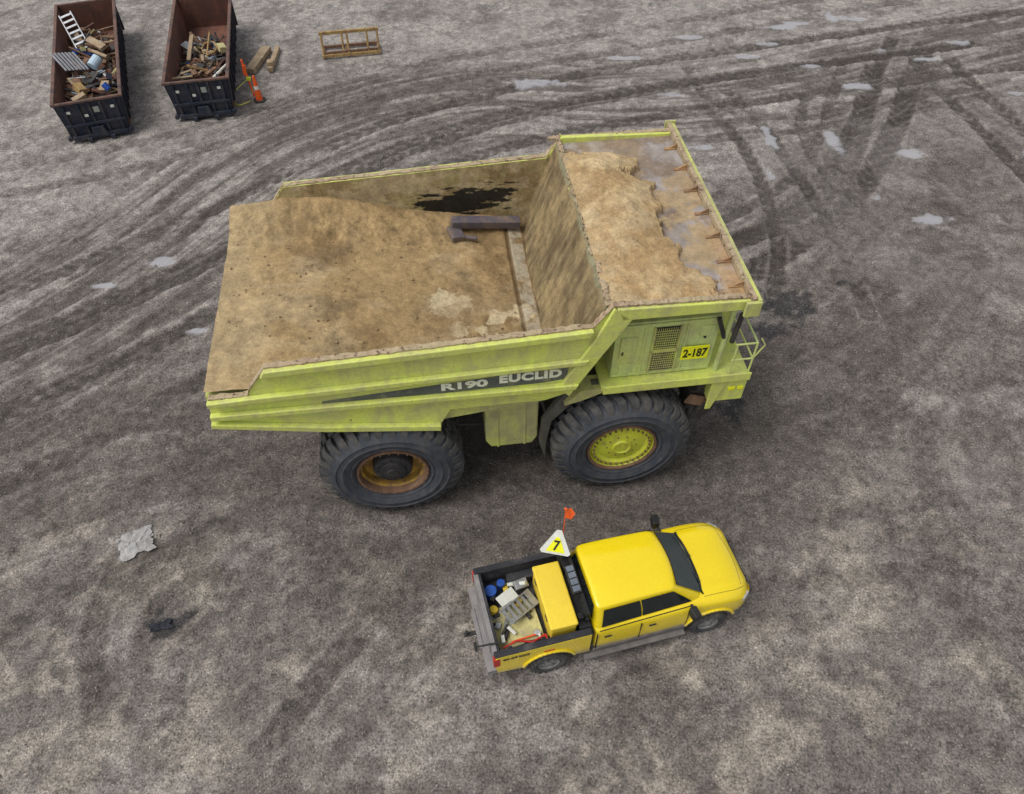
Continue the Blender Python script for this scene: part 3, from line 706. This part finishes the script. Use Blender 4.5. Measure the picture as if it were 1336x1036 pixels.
for i in range(nu_):
    for j in range(nv_):
        a = i/(nu_-1); b = j/(nv_-1); cr = 1-(2*b-1)**2
        bow = .055*cr+.03*(1-(2*a-1)**2)
        rib = .014 if j in (2, 6) and 0 < i < nu_-1 else 0
        rv.append((T0+(T1-T0)*a+.08*cr*a, (.27+.04*a)+(1.46-.08*a)*b, zt-.03-.02*a+bow+rib))
g.add(rv, [(i*nv_+j, (i+1)*nv_+j, (i+1)*nv_+j+1, i*nv_+j+1) for i in range(nu_-1) for j in range(nv_-1)])
ring = [(i, 0) for i in range(nu_)]+[(nu_-1, j) for j in range(1, nv_)]+[(i, nv_-1) for i in range(nu_-2, -1, -1)]+[(0, j) for j in range(nv_-2, 0, -1)]
k = len(ring); prev = [i*nv_+j for i, j in ring]
for lev in (.93, .5, .08, 0):
    base = len(g.v)
    for (i, j) in ring:
        a = i/(nu_-1); b = j/(nv_-1); cr = 1-(2*b-1)**2
        p = Vector((A0+(A1-A0)*a+.10*cr*a, (.08+.10*a)+(1.84-.20*a)*b, zb)); q = Vector(rv[i*nv_+j]); r_ = p.lerp(q, lev)
        g.v.append(tuple(r_))
    cur = list(range(base, base+k))
    for q in range(k):
        g.f.append((prev[q], cur[q], cur[(q+1) % k], prev[(q+1) % k])); g.m.append(0)
    prev = cur
g.done('roof_and_pillars', M_yel, PT, smooth=True, angle=180, sub=2)
def lerp(a, b, t): return Vector(a)*(1-t)+Vector(b)*t
def panel(g, bl, br, tr, tl, u0, u1, v0, v1, off, mi=0, curve=0, u0t=None, u1t=None, n=8):
    bl, br, tr, tl = map(Vector, (bl, br, tr, tl)); nn = (br-bl).cross(tl-bl).normalized()
    u0t = u0 if u0t is None else u0t; u1t = u1 if u1t is None else u1t
    vs = []; m_ = 4
    for i in range(n+1):
        for jj in range(m_+1):
            q = jj/m_; v = v0+(v1-v0)*q; ua = u0+(u0t-u0)*q; ub = u1+(u1t-u1)*q
            uu = ua+(ub-ua)*i/n
            p = lerp(lerp(bl, br, uu), lerp(tl, tr, uu), v)+nn*off
            p.x += curve*(1-(2*uu-1)**2); vs.append(p)
    w = m_+1
    g.add(vs, [(i*w+j, (i+1)*w+j, (i+1)*w+j+1, i*w+j+1) for i in range(n) for j in range(m_)], mi)
g = G()
panel(g, lo[0], lo[1], hi[1], hi[0], .06, .425, .10, .88, .020, 0, u0t=.08, u1t=.52)
panel(g, lo[0], lo[1], hi[1], hi[0], .435, .90, .10, .88, .020, 0, u0t=.535, u1t=.94)
panel(g, lo[2], lo[3], hi[3], hi[2], .10, .565, .10, .88, .020, 0, u0t=.06, u1t=.465)
panel(g, lo[2], lo[3], hi[3], hi[2], .575, .94, .10, .88, .020, 0, u0t=.48, u1t=.92)
panel(g, lo[3], lo[0], hi[0], hi[3], .10, .90, .2, .85, .02, 0)
g.done('side_windows', M_glass, PT)
g = G(); panel(g, lo[1], lo[2], hi[2], hi[1], .05, .95, .04, .95, .035, 0, curve=.092, n=16)
g.done('windshield', M_wind, PT, smooth=True, angle=180)
g = G(); panel(g, lo[1], lo[2], hi[2], hi[1], .03, .97, .06, .16, .042, 0, curve=.10, n=16)
panel(g, lo[1], lo[2], hi[2], hi[1], .05, .95, .93, .965, .040, 0, curve=.088, n=16)
g.tube((3.40, .5, 1.44), (3.25, 1.1, 1.53), .012); g.tube((3.43, 1.1, 1.45), (3.27, 1.62, 1.52), .012)
g.done('cowl_and_wipers', M_black, PT)
g = G()
for x in (1.0, 1.95, 3.0): g.b2(x-.007, x+.007, -.008, .02, .55, 1.26); g.b2(x-.007, x+.007, 1.98, 2.008, .55, 1.26)
g.b2(4.50, 4.585, .45, 1.55, .62, .96)
g.tube((1.05, .04, 1.32), (3.1, .09, 1.325), .010); g.tube((1.05, 1.96, 1.32), (3.1, 1.91, 1.325), .010)
g.b2(.905, .93, .05, 1.95, .5, 1.33)
g.done('trim_black', M_black, PT)
g = G()
for x in (1.15, 2.12): g.b2(x, x+.16, -.03, .0, 1.09, 1.115); g.b2(x, x+.16, 2.0, 2.03, 1.09, 1.115)
g.done('door_handles', M_black, PT, bevel=.008)
g = G()
for y, s in ((-.13, -1), (2.10, 1)):
    g.box((3.02, y, 1.42), (.16, .25, .24), 0, rot=(0, 0, -.15*s)); g.box((3.05, y-.14*s, 1.36), (.07, .20, .06), 0)
g.done('mirrors', M_black, PT, bevel=.05, seg=3)
g = G()
g.box((4.33, .16, 1.03), (.24, .14, .15), 0, rot=(0, .1, .65)); g.box((4.33, 1.84, 1.03), (.24, .14, .15), 0, rot=(0, .1, -.65))
g.done('headlights', surf('headlight_lens', (.55, .56, .58), (.35, .36, .38), rough=.15, bmp=0), PT, bevel=.04, seg=3)
g = G(); g.box((4.50, 1.0, .60), (.16, 1.5, .24)); g.box((4.38, .22, .58), (.3, .12, .22), rot=(0, 0, .6)); g.box((4.38, 1.78, .58), (.3, .12, .22), rot=(0, 0, -.6)); g.done('front_bumper', M_mud, PT, bevel=.05, seg=3)
g = G()
for y in (-.12, 2.0): g.b2(.75, 3.0, y, y+.12, .38, .44)
for y0, y1 in ((-.012, .03), (1.97, 2.012)): g.b2(.95, 3.02, y0, y1, .44, .60)
g.done('running_boards', M_board, PT, bevel=.015)
def bedpoly():
    arc = [(.55*cos(radians(a)), .44+.55*sin(radians(a))) for a in range(170, 9, -10)]
    return [(-1.10, .60)]+arc+[(.88, .50), (.88, 1.35), (.4, 1.352), (-1.10, 1.37), (-1.14, 1.2)]
g = G()
g.prism(bedpoly(), .0, .07); g.prism(bedpoly(), 1.93, 2.0)
for cx in (0, 3.56):
    for y0, y1 in ((-.035, .02), (1.98, 2.035)):
        for a in range(165, 15, -10):
            p = [(cx+r*cos(radians(t)), .44+r*sin(radians(t))) for r, t in ((.54, a), (.60, a), (.60, a-10), (.54, a-10))]
            g.prism(p, y0, y1)
g.done('bed_sides_and_arches', M_yel, PT, bevel=.012, smooth=True, angle=30)
g = G()
g.b2(-1.05, .88, .07, 1.93, .80, .84); g.b2(-1.08, .9, .072, .13, .84, 1.365); g.b2(-1.08, .9, 1.87, 1.928, .84, 1.365)
g.b2(.80, .90, .13, 1.87, .84, 1.36); g.b2(-1.14, .88, -.002, .14, 1.37, 1.41); g.b2(-1.14, .88, 1.86, 2.002, 1.37, 1.41); g.b2(-1.05, -1.0, .13, 1.87, .84, 1.37)
g.b2(-.45, .42, .13, .32, .84, 1.08); g.b2(-.45, .42, 1.68, 1.87, .84, 1.08)
for x in (-.8, -.1): g.box((x, .145, 1.42), (.10, .03, .05)); g.box((x, 1.855, 1.42), (.10, .03, .05))
g.done('bed_liner', M_bed, PT, bevel=.015)
g = G(); g.b2(-1.15, -1.055, .10, 1.90, .66, 1.375); g.b2(-1.165, -1.15, .35, 1.65, .85, 1.2)
g.b2(-1.29, -1.10, .04, 1.96, .50, .68); g.b2(-1.33, -1.25, .55, 1.45, .56, .70)
g.done('tailgate_and_bumper', M_mud, PT, bevel=.03, seg=3)
g = G(); g.b2(-1.16, -1.03, -.004, .095, .95, 1.3); g.b2(-1.16, -1.03, 1.905, 2.004, .95, 1.3); g.b2(-.12, .1, -.012, -.001, 1.10, 1.13)
g.done('tail_lights', M_red, PT)
text_obj('side_badge', '4X4 OFF ROAD', -.98, -.42, 1.16, 1.25, -.006, M_dark, PT)
g = G(); g.b2(-1.58, -1.25, .95, 1.03, .48, .54); g.tube((-1.52, .99, .54), (-1.52, .99, .66), .035); g.tube((-1.45, .32, 1.40), (-.95, .28, 1.44), .02); g.tube((-1.45, .28, 1.32), (-1.45, .38, 1.48), .03)
g.done('tow_hitch', M_dark, PT)
g = G(); g.b2(.08, .62, .22, 1.62, .86, 1.50); g.b2(.06, .64, .20, 1.64, 1.50, 1.60); g.done('tool_chest', M_yel2, PT, bevel=.035, seg=3)
g = G(); g.b2(.052, .058, .45, .60, 1.42, 1.52); g.b2(.052, .058, 1.25, 1.40, 1.42, 1.52); g.done('chest_latches', M_dark, PT)
g = G()
for y in (.28, 1.72): g.b2(.80, .86, y-.03, y+.03, 1.38, 1.90)
g.b2(.80, .86, .2, 1.8, 1.86, 1.91); g.b2(.80, .86, .2, 1.8, 1.62, 1.66)
g.box((.74, .98, 1.94), (.20, .62, .06), rot=(0, -.15, 0)); g.b2(.66, .9, .15, 1.9, 1.36, 1.42)
for k in range(7): g.tube((.83, .35+k*.22, 1.4), (.83, .35+k*.22, 1.88), .012)
g.box((.72, .35, 1.5), (.1, .12, .2)); g.box((.74, 1.5, 1.55), (.12, .2, .25))
g.done('headache_rack', M_black, PT, bevel=.008)
g = G()
for k in range(4): g.box((.74, .76+k*.15, 1.98), (.15, .12, .014), rot=(0, -.15, 0))
g.done('light_bar_lenses', surf('lens_grey', (.10, .12, .15), (.18, .2, .23), rough=.15, bmp=0), PT)
g = G(); g.box((-.50, .78, .93), (.95, .90, .025), 0, rot=(0, -.05, .05)); g.box((-.35, .62, .97), (.5, .5, .02), 0, rot=(0, .04, -.2)); g.done('plywood_sheets', M_ply, PT)
g = G()
T = Matrix.Translation((-.38, 1.02, 1.16)) @ Euler((.25, .3, .55)).to_matrix().to_4x4(); g.T = T
for y in (-.17, .17): g.box((0, y, 0), (.85, .03, .07))
for k in range(6): g.box((-.36+k*.145, 0, .0), (.07, .34, .03))
for y in (-.2, .2): g.box((.05, y, -.12), (.7, .025, .05), rot=(0, .25, 0))
g.box((.36, 0, .05), (.14, .38, .04))
g.T = None
g.done('step_ladder', M_alu, PT)
g = G()
g.tube((-.86, 1.55, .86), (-.86, 1.55, 1.14), .13, 0, 18); g.tube((-.60, 1.70, .86), (-.60, 1.70, 1.08), .09, 0, 18); g.tube((-.92, 1.15, .9), (-.88, 1.17, 1.05), .09, 1, 14)
g.tube((-.45, 1.68, .95), (-.1, 1.5, 1.2), .05, 2, 10); g.box((-.55, 1.3, 1.12), (.45, .3, .03), 2, rot=(.2, .15, .5)); g.box((-.2, 1.55, 1.1), (.3, .2, .1), 5, rot=(.2, .15, .2))
for k in range(26):
    x = random.uniform(-.98, .0); y = random.uniform(.2, 1.75)
    g.box((x, y, random.uniform(.90, 1.08)), (random.uniform(.06, .3), random.uniform(.03, .14), random.uniform(.03, .13)), random.choice([1, 2, 3, 3, 3, 4, 5, 5]), rot=(random.uniform(-.3, .3), random.uniform(-.3, .3), random.random()*3))
g.done('cargo_clutter', [M_blue, M_yel2, M_white, M_dark, M_lblue, M_alu], PT, bevel=.01)
g = G(); pts = [(-.9, .28, 1.1), (-.6, .34, 1.16), (-.3, .25, 1.12), (0, .33, 1.14), (.0, .2, 1.2), (.1, .16, 1.22)]
for a, b in zip(pts[:-1], pts[1:]): g.tube(a, b, .022, 0, 8)
g.tube((-.7, .4, 1.0), (-.1, .42, 1.05), .02, 1, 8)
g.done('red_hose', [M_red, M_orange], PT, smooth=True)
g = G(); g.tube((.78, 1.86, 1.38), (.80, 1.90, 3.15), .011, 0, 6); g.tube((.74, 1.80, 1.38), (.76, 1.86, 2.2), .018, 1, 8); g.tube((.72, 1.55, 1.38), (.66, 1.66, 2.1), .018, 1, 8)
g.done('whip_and_sign_posts', [M_orange, M_dark], PT)
g = G(); g.add([(.80, 1.90, 3.13), (.78, 1.84, 2.93), (.90, 1.80, 2.88), (.99, 1.84, 3.00), (.92, 1.92, 3.12)], [(0, 1, 2, 4), (2, 3, 4)]); g.tube((.80, 1.9, 3.13), (.80, 1.9, 3.17), .03, 0, 8)
g.done('safety_flag', M_orange, PT)
T = Matrix.Translation((.60, 1.70, 2.26)) @ Euler((radians(-42), radians(10), radians(-20))).to_matrix().to_4x4()
g = G(); g.T = T
g.prism([(-.32, -.20), (-.28, -.25), (.28, -.25), (.32, -.20), (.05, .27), (-.05, .27)], -.012, .012, 0)
g.T = None; g.done('number_sign_board', M_white, PT)
g = G(); g.T = T; g.prism([(-.20, -.20), (.20, -.20), (.10, -.0), (-.10, -.0)], -.018, -.014, 0); g.prism([(-.10, 0), (.10, 0), (.03, .12), (-.03, .12)], -.018, -.014, 0)
g.T = None; g.done('number_sign_yellow', M_signy, PT)
text_obj('number_sign_digit', '7', -.065, .065, -.17, .05, -.024, M_black, PT, bold=.02, T=T)
def small_wheel(name, cx, y0, sgn):
    g = G(); zc = .41
    g.lathe([(.245, .06), (.27, .01), (.33, -.005), (.375, .012), (.40, .05), (.405, .14), (.40, .23), (.375, .27), (.245, .26)], cx, y0, zc, sgn, 0, 48)
    for i in range(40):
        a = 2*pi*i/40
        g.box((cx+.405*cos(a), y0+sgn*(.06 if i % 2 else .2), zc+.405*sin(a)), (.02, .11, .03), 0, rot=(0, -a, 0))
    g.lathe([(.25, .06), (.235, .02), (.22, .035), (.20, .09), (.19, .2)], cx, y0, zc, sgn, 1, 40)
    g.lathe([(.21, .12), (.0, .12)], cx, y0, zc, sgn, 2, 30)
    for i in range(6):
        a = 2*pi*i/6
        g.box((cx+.125*cos(a), y0+sgn*.06, zc+.125*sin(a)), (.20, .05, .075), 1, rot=(0, -a, 0))
    g.lathe([(.07, .12), (.07, .02), (.05, .01), (0, .01)], cx, y0, zc, sgn, 1, 20)
    g.done(name, [M_tyred, M_chrome, M_black], PT, smooth=True, angle=35)
small_wheel('wheel_rear_right', 0, -.04, 1); small_wheel('wheel_front_right', 3.56, -.05, 1)
small_wheel('wheel_rear_left', 0, 2.04, -1); small_wheel('wheel_front_left', 3.56, 2.05, -1)
g = G(); g.b2(-1.05, 4.3, .45, 1.55, .38, .60); g.tube((0, .2, .4), (0, 1.8, .4), .09); g.tube((3.56, .2, .4), (3.56, 1.8, .4), .07); g.b2(-.5, .5, .28, .4, .5, .8)
g.done('underframe', M_dark, PT)

# ============================================================ DUMPSTERS
def dumpster(name, loc, rz, L, seed, fill):
    E = empty(name, loc, rz); W = 2.38; H = 1.5; random.seed(seed)
    g = G(); ta = .14
    HF = [(3, 2, 1, 0), (4, 5, 6, 7), (0, 1, 5, 4), (1, 2, 6, 5), (2, 3, 7, 6), (3, 0, 4, 7)]
    def wall(x0, x1, sx):
        g.add([(x0+ta*sx, .05, .18), (x1+ta*sx, .05, .18), (x1+ta*sx, L, .18), (x0+ta*sx, L, .18), (x0, 0, H), (x1, 0, H), (x1, L, H), (x0, L, H)], HF)
    wall(0, .05, 1); wall(W-.05, W, -1)
    g.add([(ta, .05, .18), (W-ta, .05, .18), (W-ta, .1, .18), (ta, .1, .18), (0, 0, H), (W, 0, H), (W, .05, H), (0, .05, H)], HF)
    g.b2(0.02, W-.02, L-.05, L, .18, H)
    for k in range(1, int(L/.75)):
        y = k*.75
        g.add([(ta-.08, y, .2), (ta+.02, y, .2), (ta+.02, y+.1, .2), (ta-.08, y+.1, .2), (-.08, y, H-.05), (.02, y, H-.05), (.02, y+.1, H-.05), (-.08, y+.1, H-.05)], HF)
        g.add([(W-ta-.02, y, .2), (W-ta+.08, y, .2), (W-ta+.08, y+.1, .2), (W-ta-.02, y+.1, .2), (W-.02, y, H-.05), (W+.08, y, H-.05), (W+.08, y+.1, H-.05), (W-.02, y+.1, H-.05)], HF)
    mid = W/2
    for x in (.28, .80, mid, W-.80, W-.28):
        xx = x+(mid-x)*.06
        g.add([(xx-.05, -.03, .2), (xx+.05, -.03, .2), (xx+.05, .1, .2), (xx-.05, .1, .2), (x-.05, -.08, H-.04), (x+.05, -.08, H-.04), (x+.05, .03, H-.04), (x-.05, .03, H-.04)], HF)
    g.b2(.12, W-.12, -.07, .06, .62, .72); g.b2(.2, W-.2, -.10, .12, .10, .26)
    for x in (.7, W-.86): g.b2(x, x+.16, -.22, L-.2, .02, .18)
    g.prism([(mid-.3, .2), (mid-.2, .55), (mid+.2, .55), (mid+.3, .2)], -.16, -.05)
    g.tube((.1, -.1, .2), (.1, .1, .2), .09, 0, 12); g.tube((W-.1, -.1, .2), (W-.1, .1, .2), .09, 0, 12)
    g.done('shell', M_navy, E, bevel=.012)
    g = G(); g.b2(-.06, .07, -.06, L+.05, H, H+.10); g.b2(W-.07, W+.06, -.06, L+.05, H, H+.10); g.b2(.07, W-.07, -.06, .06, H, H+.09); g.b2(.07, W-.07, L-.06, L+.05, H, H+.09)
    g.done('top_rim', surf('rim_paint', (.05, .04, .045), (.14, .07, .055), dirt=(.18, .10, .07), dirt_amt=.5, rough=.8), E, bevel=.02)
    g = G(); g.b2(.10, W-.10, .1, L-.06, .2, .25)
    g.add([(ta+.055, .11, .2), (ta+.055, L-.06, .2), (.055, L-.06, H-.01), (.055, .06, H-.01)], [(0, 1, 2, 3)]); g.add([(W-ta-.055, .11, .2), (W-ta-.055, L-.06, .2), (W-.055, L-.06, H-.01), (W-.055, .06, H-.01)], [(3, 2, 1, 0)])
    g.b2(.10, W-.10, L-.075, L-.055, .2, H); g.b2(.10, W-.10, .07, .11, .25, H-.01)
    g.done('rusty_interior', M_cont_in, E)
    g = G()
    for x, z in ((.42, 1.2), (W-.42, 1.2), (.98, 1.0)): g.box((x, -.035, z), (.13, .012, .10), 0, rot=(.05, 0, 0))
    g.box((mid+.2, -.04, 1.18), (.2, .012, .22), 1, rot=(.05, 0, 0))
    g.done('placards', [M_white, surf('placard', (.3, .34, .30), (.4, .3, .25), rough=.5)], E)
    mats = [M_rust, M_wood, M_white, M_alu, M_dark, M_lblue, M_ylw_st, M_cont_in, M_orange, M_blue, M_ply, M_navy]
    wts = [12, 5, 1, 3, 9, 1, 2, 9, .6, .6, 1.5, 3]
    g = G(); y0, y1, n, zt = fill
    for i in range(n):
        y = random.uniform(y0, y1); x = random.uniform(.3, W-.3)
        hump = zt*(1-.55*abs((x-mid)/mid)**2)*(.75+.25*sin(y*2.1+seed))
        z = .3+hump*random.uniform(.35, 1.)
        mi = random.choices(range(len(mats)), wts)[0]; k = random.random()
        rot = (random.uniform(-.5, .5), random.uniform(-.5, .5), random.uniform(0, pi))
        if k < .35: g.box((x, y, z), (random.uniform(.4, 1.1), random.uniform(.04, .12), random.uniform(.03, .08)), mi, rot)
        elif k < .6: g.box((x, y, z), (random.uniform(.2, .55), random.uniform(.15, .4), random.uniform(.02, .06)), mi, rot)
        elif k < .78: g.box((x, y, z), (random.uniform(.15, .35), random.uniform(.12, .3), random.uniform(.08, .25)), mi, rot)
        else:
            d = Euler(rot).to_matrix() @ Vector((random.uniform(.25, .65), 0, 0)); c = Vector((x, y, z))
            g.tube(c-d, c+d, random.choice([.015, .02, .03, .07]), mi, 8)
    for v in range(len(g.v)):
        p = g.v[v]; g.v[v] = (min(max(p[0], .13), W-.13), min(max(p[1], .15), L-.1), p[2])
    g.done('scrap_pile', mats, E)
    return E
D1 = dumpster('roll_off_dumpster', (-16.85, 26.2, 0), radians(20), 8.9, 3, (.3, 7.6, 420, 1.05))
g = G()
T = Matrix.Translation((.70, 6.4, 1.40)) @ Euler((.5, -.2, .15)).to_matrix().to_4x4(); g.T = T
for x in (-.25, .25): g.box((x, 0, 0), (.05, 1.9, .05), 0)
for k in range(7): g.box((0, -.85+k*.28, 0), (.50, .10, .03), 0)
T = Matrix.Translation((.55, 3.6, 1.45)) @ Euler((.25, .3, .5)).to_matrix().to_4x4(); g.T = T
for k in range(7): g.box((-.42+k*.14, 0, 0), (.08, 1.2, .05), 0)
g.T = None
g.tube((1.30, 3.3, 1.25), (1.6, 3.6, 1.42), .20, 2, 16); g.tube((1.85, 1.5, 1.1), (1.72, 1.6, 1.3), .12, 3, 14); g.box((.85, 1.6, 1.25), (.3, .5, .25), 4, rot=(.2, .3, .5)); g.box((.8, 1.0, 1.2), (.5, .25, .15), 5, rot=(.1, -.2, .4)); g.box((1.5, 5.2, 1.3), (.3, 1.0, .15), 5, rot=(.1, -.2, .6))
g.done('scrap_large_items', [M_alu, M_white, M_lblue, M_blue, M_ylw_st, M_wood], D1, bevel=.01)
D2 = dumpster('roll_off_dumpster', (-13.25, 27.8, 0), radians(12.5), 7.7, 9, (.4, 5.2, 230, .75))
g = G()
for i in range(5): g.box((.5+.22*i, 1.6+.5*i, .95), (1.0, .12, .05), 0, rot=(.1, .2, .5+i*.4))
for i in range(8):
    a = i/8*6.28; b = (i+1)/8*6.28
    g.tube((1.5+.3*cos(a), 3.4+.6*sin(a), 1.2), (1.5+.3*cos(b), 3.4+.6*sin(b), 1.2), .025, 1)
g.tube((1.4, 2.6, 1.15), (1.5, 4.6, 1.3), .03, 1); g.box((2.0, 3.3, 1.2), (.28, .45, .2), 2, rot=(0, .2, .3)); g.box((.65, 4.0, 1.0), (.15, 1.6, .08), 0, rot=(.2, 0, -.1))
g.done('scrap_large_items', [M_wood, M_ylw_st, M_ply], D2)

# ============================================================ SMALL YARD ITEMS
C1 = empty('delineator_cone', (-10.3, 29.4, 0), 0)
g = G()
def vlathe(g, prof, mi, n=20):
    k = len(prof); vs = [(r*cos(2*pi*i/n), r*sin(2*pi*i/n), z) for i in range(n) for r, z in prof]
    o = len(g.v); g.v += vs
    for j in range(k-1):
        fs = [(i*k+j+o, ((i+1) % n)*k+j+o, ((i+1) % n)*k+j+1+o, i*k+j+1+o) for i in range(n)]
        g.f += fs; g.m += [mi[j]]*len(fs)
vlathe(g, [(.24, 0), (.24, .06), (.14, .07), (.115, .35), (.10, .5), (.09, .65), (.05, 1.0), (.04, 1.05), (0, 1.07)], [2, 2, 0, 0, 1, 0, 0, 0])
g.done('cone', [M_orange, M_white, M_dark], C1, smooth=True)
g = G(); g.tube((-.3, .35, 0), (-.45, .4, 1.5), .04, 0, 10); g.box((-.42, .36, 1.1), (.14, .05, .40), 0, rot=(0, .1, .3)); g.box((-.34, .34, .75), (.18, .06, .14), 1, rot=(0, .3, .4))
g.done('marker_post', [M_orange, surf('hi_vis_tape', (.65, .75, .05), rough=.5)], C1)
g = G(); pts = [(-.1, 0, .6), (-.35, -.2, .05), (-.7, -.45, .02), (-1.0, -.3, .02), (-1.15, -.6, .03), (-.95, -.85, .02), (-1.2, .6, .02), (-.9, 1.6, .02)]
for a, b in zip(pts[:-1], pts[1:]):
    a = Vector(a); b = Vector(b); g.add([a, b, b+Vector((0, .05, .03)), a+Vector((0, .05, .03))], [(0, 1, 2, 3)])
g.done('barrier_tape', surf('yellow_tape', (.65, .60, .12), rough=.6), C1)
for nm_, loc, rz, d in (('timber_beam', (-11.0, 32.6, .13), radians(-8), (.40, 2.1, .22)), ('timber_beam', (-10.35, 32.7, .12), radians(2), (.20, 2.0, .18))):
    e = empty(nm_, loc, rz); g = G(); g.box((0, 0, 0), d); g.done('beam', M_wood, e, bevel=.015)
    if d[0] < .3: g = G(); g.box((0, -.7, .18), (.28, .3, .16)); g.done('stub_block', M_wood, e, bevel=.01)
F = empty('steel_rack_frame', (-8.25, 32.9, 0), radians(11))
g = G()
for y, z in ((0, .12), (.25, 1.0)): g.box((1.25, y, z), (2.55, .11, .13), 0)
for x in (.05, .93, 1.15, 2.0, 2.45): g.tube((x, 0, .1), (x, .25, 1.0), .05, 0, 8)
g.box((1.25, .9, .10), (2.5, .10, .12), 1)
for x in (.05, 1.05, 2.45): g.box((x, .45, .08), (.1, .8, .1), 1)
g.box((1.25, .02, .25), (2.4, .05, .10), 1)
g.done('frame', [M_ylw_st, M_rust], F, bevel=.01)
def crumple(name, loc, rz, w, h, amp, mat, seed):
    u, v = np.meshgrid(np.linspace(-.5, .5, 30), np.linspace(-.5, .5, 30), indexing='ij')
    n1 = fbm(u*4, v*4, seed, 3); n2 = fbm(u*4, v*4, seed+40, 3)
    ang = np.arctan2(v, u); k = .65+.7*fbm(np.cos(ang)*1.6, np.sin(ang)*1.6, seed+9, 3)
    P = np.stack([u*w*k+(n1-.5)*w*.3, v*h*k+(n2-.5)*h*.3, .03+np.abs(n2-.5)*amp*2], -1)
    o = gridobj(name, P, np.ones(u.shape+(4,)), mat)
    o.location = loc; o.rotation_euler = (0, 0, rz)
    o.data.polygons.foreach_set('use_smooth', [False]*len(o.data.polygons))
crumple('crumpled_tarp_scrap', (-8.95, 9.03, 0), .5, .80, .70, .08, M_paper, 3)
crumple('oily_rag', (-7.75, 6.98, 0), .3, .50, .22, .05, M_rag, 6)

# ============================================================ LIGHT, SKY, CAMERA
wd = bpy.data.worlds.new('World'); scene.world = wd; wd.use_nodes = True
nt = wd.node_tree; bg = nt.nodes['Background']
sky = nt.nodes.new('ShaderNodeTexSky'); sky.sky_type = 'NISHITA'; sky.sun_disc = False
el, az = radians(60), radians(-115)
sky.sun_elevation = el; sky.sun_rotation = az; sky.air_density = 1.; sky.dust_density = 3.
hs = nt.nodes.new('ShaderNodeHueSaturation'); hs.inputs['Saturation'].default_value = .25
nt.links.new(sky.outputs[0], hs.inputs['Color']); nt.links.new(hs.outputs[0], bg.inputs['Color'])
bg.inputs['Strength'].default_value = .15
sl = bpy.data.lights.new('sun', 'SUN'); sl.energy = 1.5; sl.angle = radians(30); sl.color = (1, .975, .94)
so = bpy.data.objects.new('sun', sl); scene.collection.objects.link(so)
d = Vector((sin(az)*cos(el), cos(az)*cos(el), sin(el)))
so.rotation_euler = d.to_track_quat('Z', 'Y').to_euler(); so.location = (0, 0, 40)
cam = bpy.data.cameras.new('camera'); cam.sensor_width = 36; cam.lens = 36*1000/1336; cam.clip_end = 3000; cam.clip_start = .1
co = bpy.data.objects.new('camera', cam); scene.collection.objects.link(co)
co.location = (0, 0, 16.2); co.rotation_euler = (radians(40), 0, 0)
scene.camera = co
scene.view_settings.view_transform = 'Standard'; scene.view_settings.look = 'None'; scene.view_settings.exposure = 0
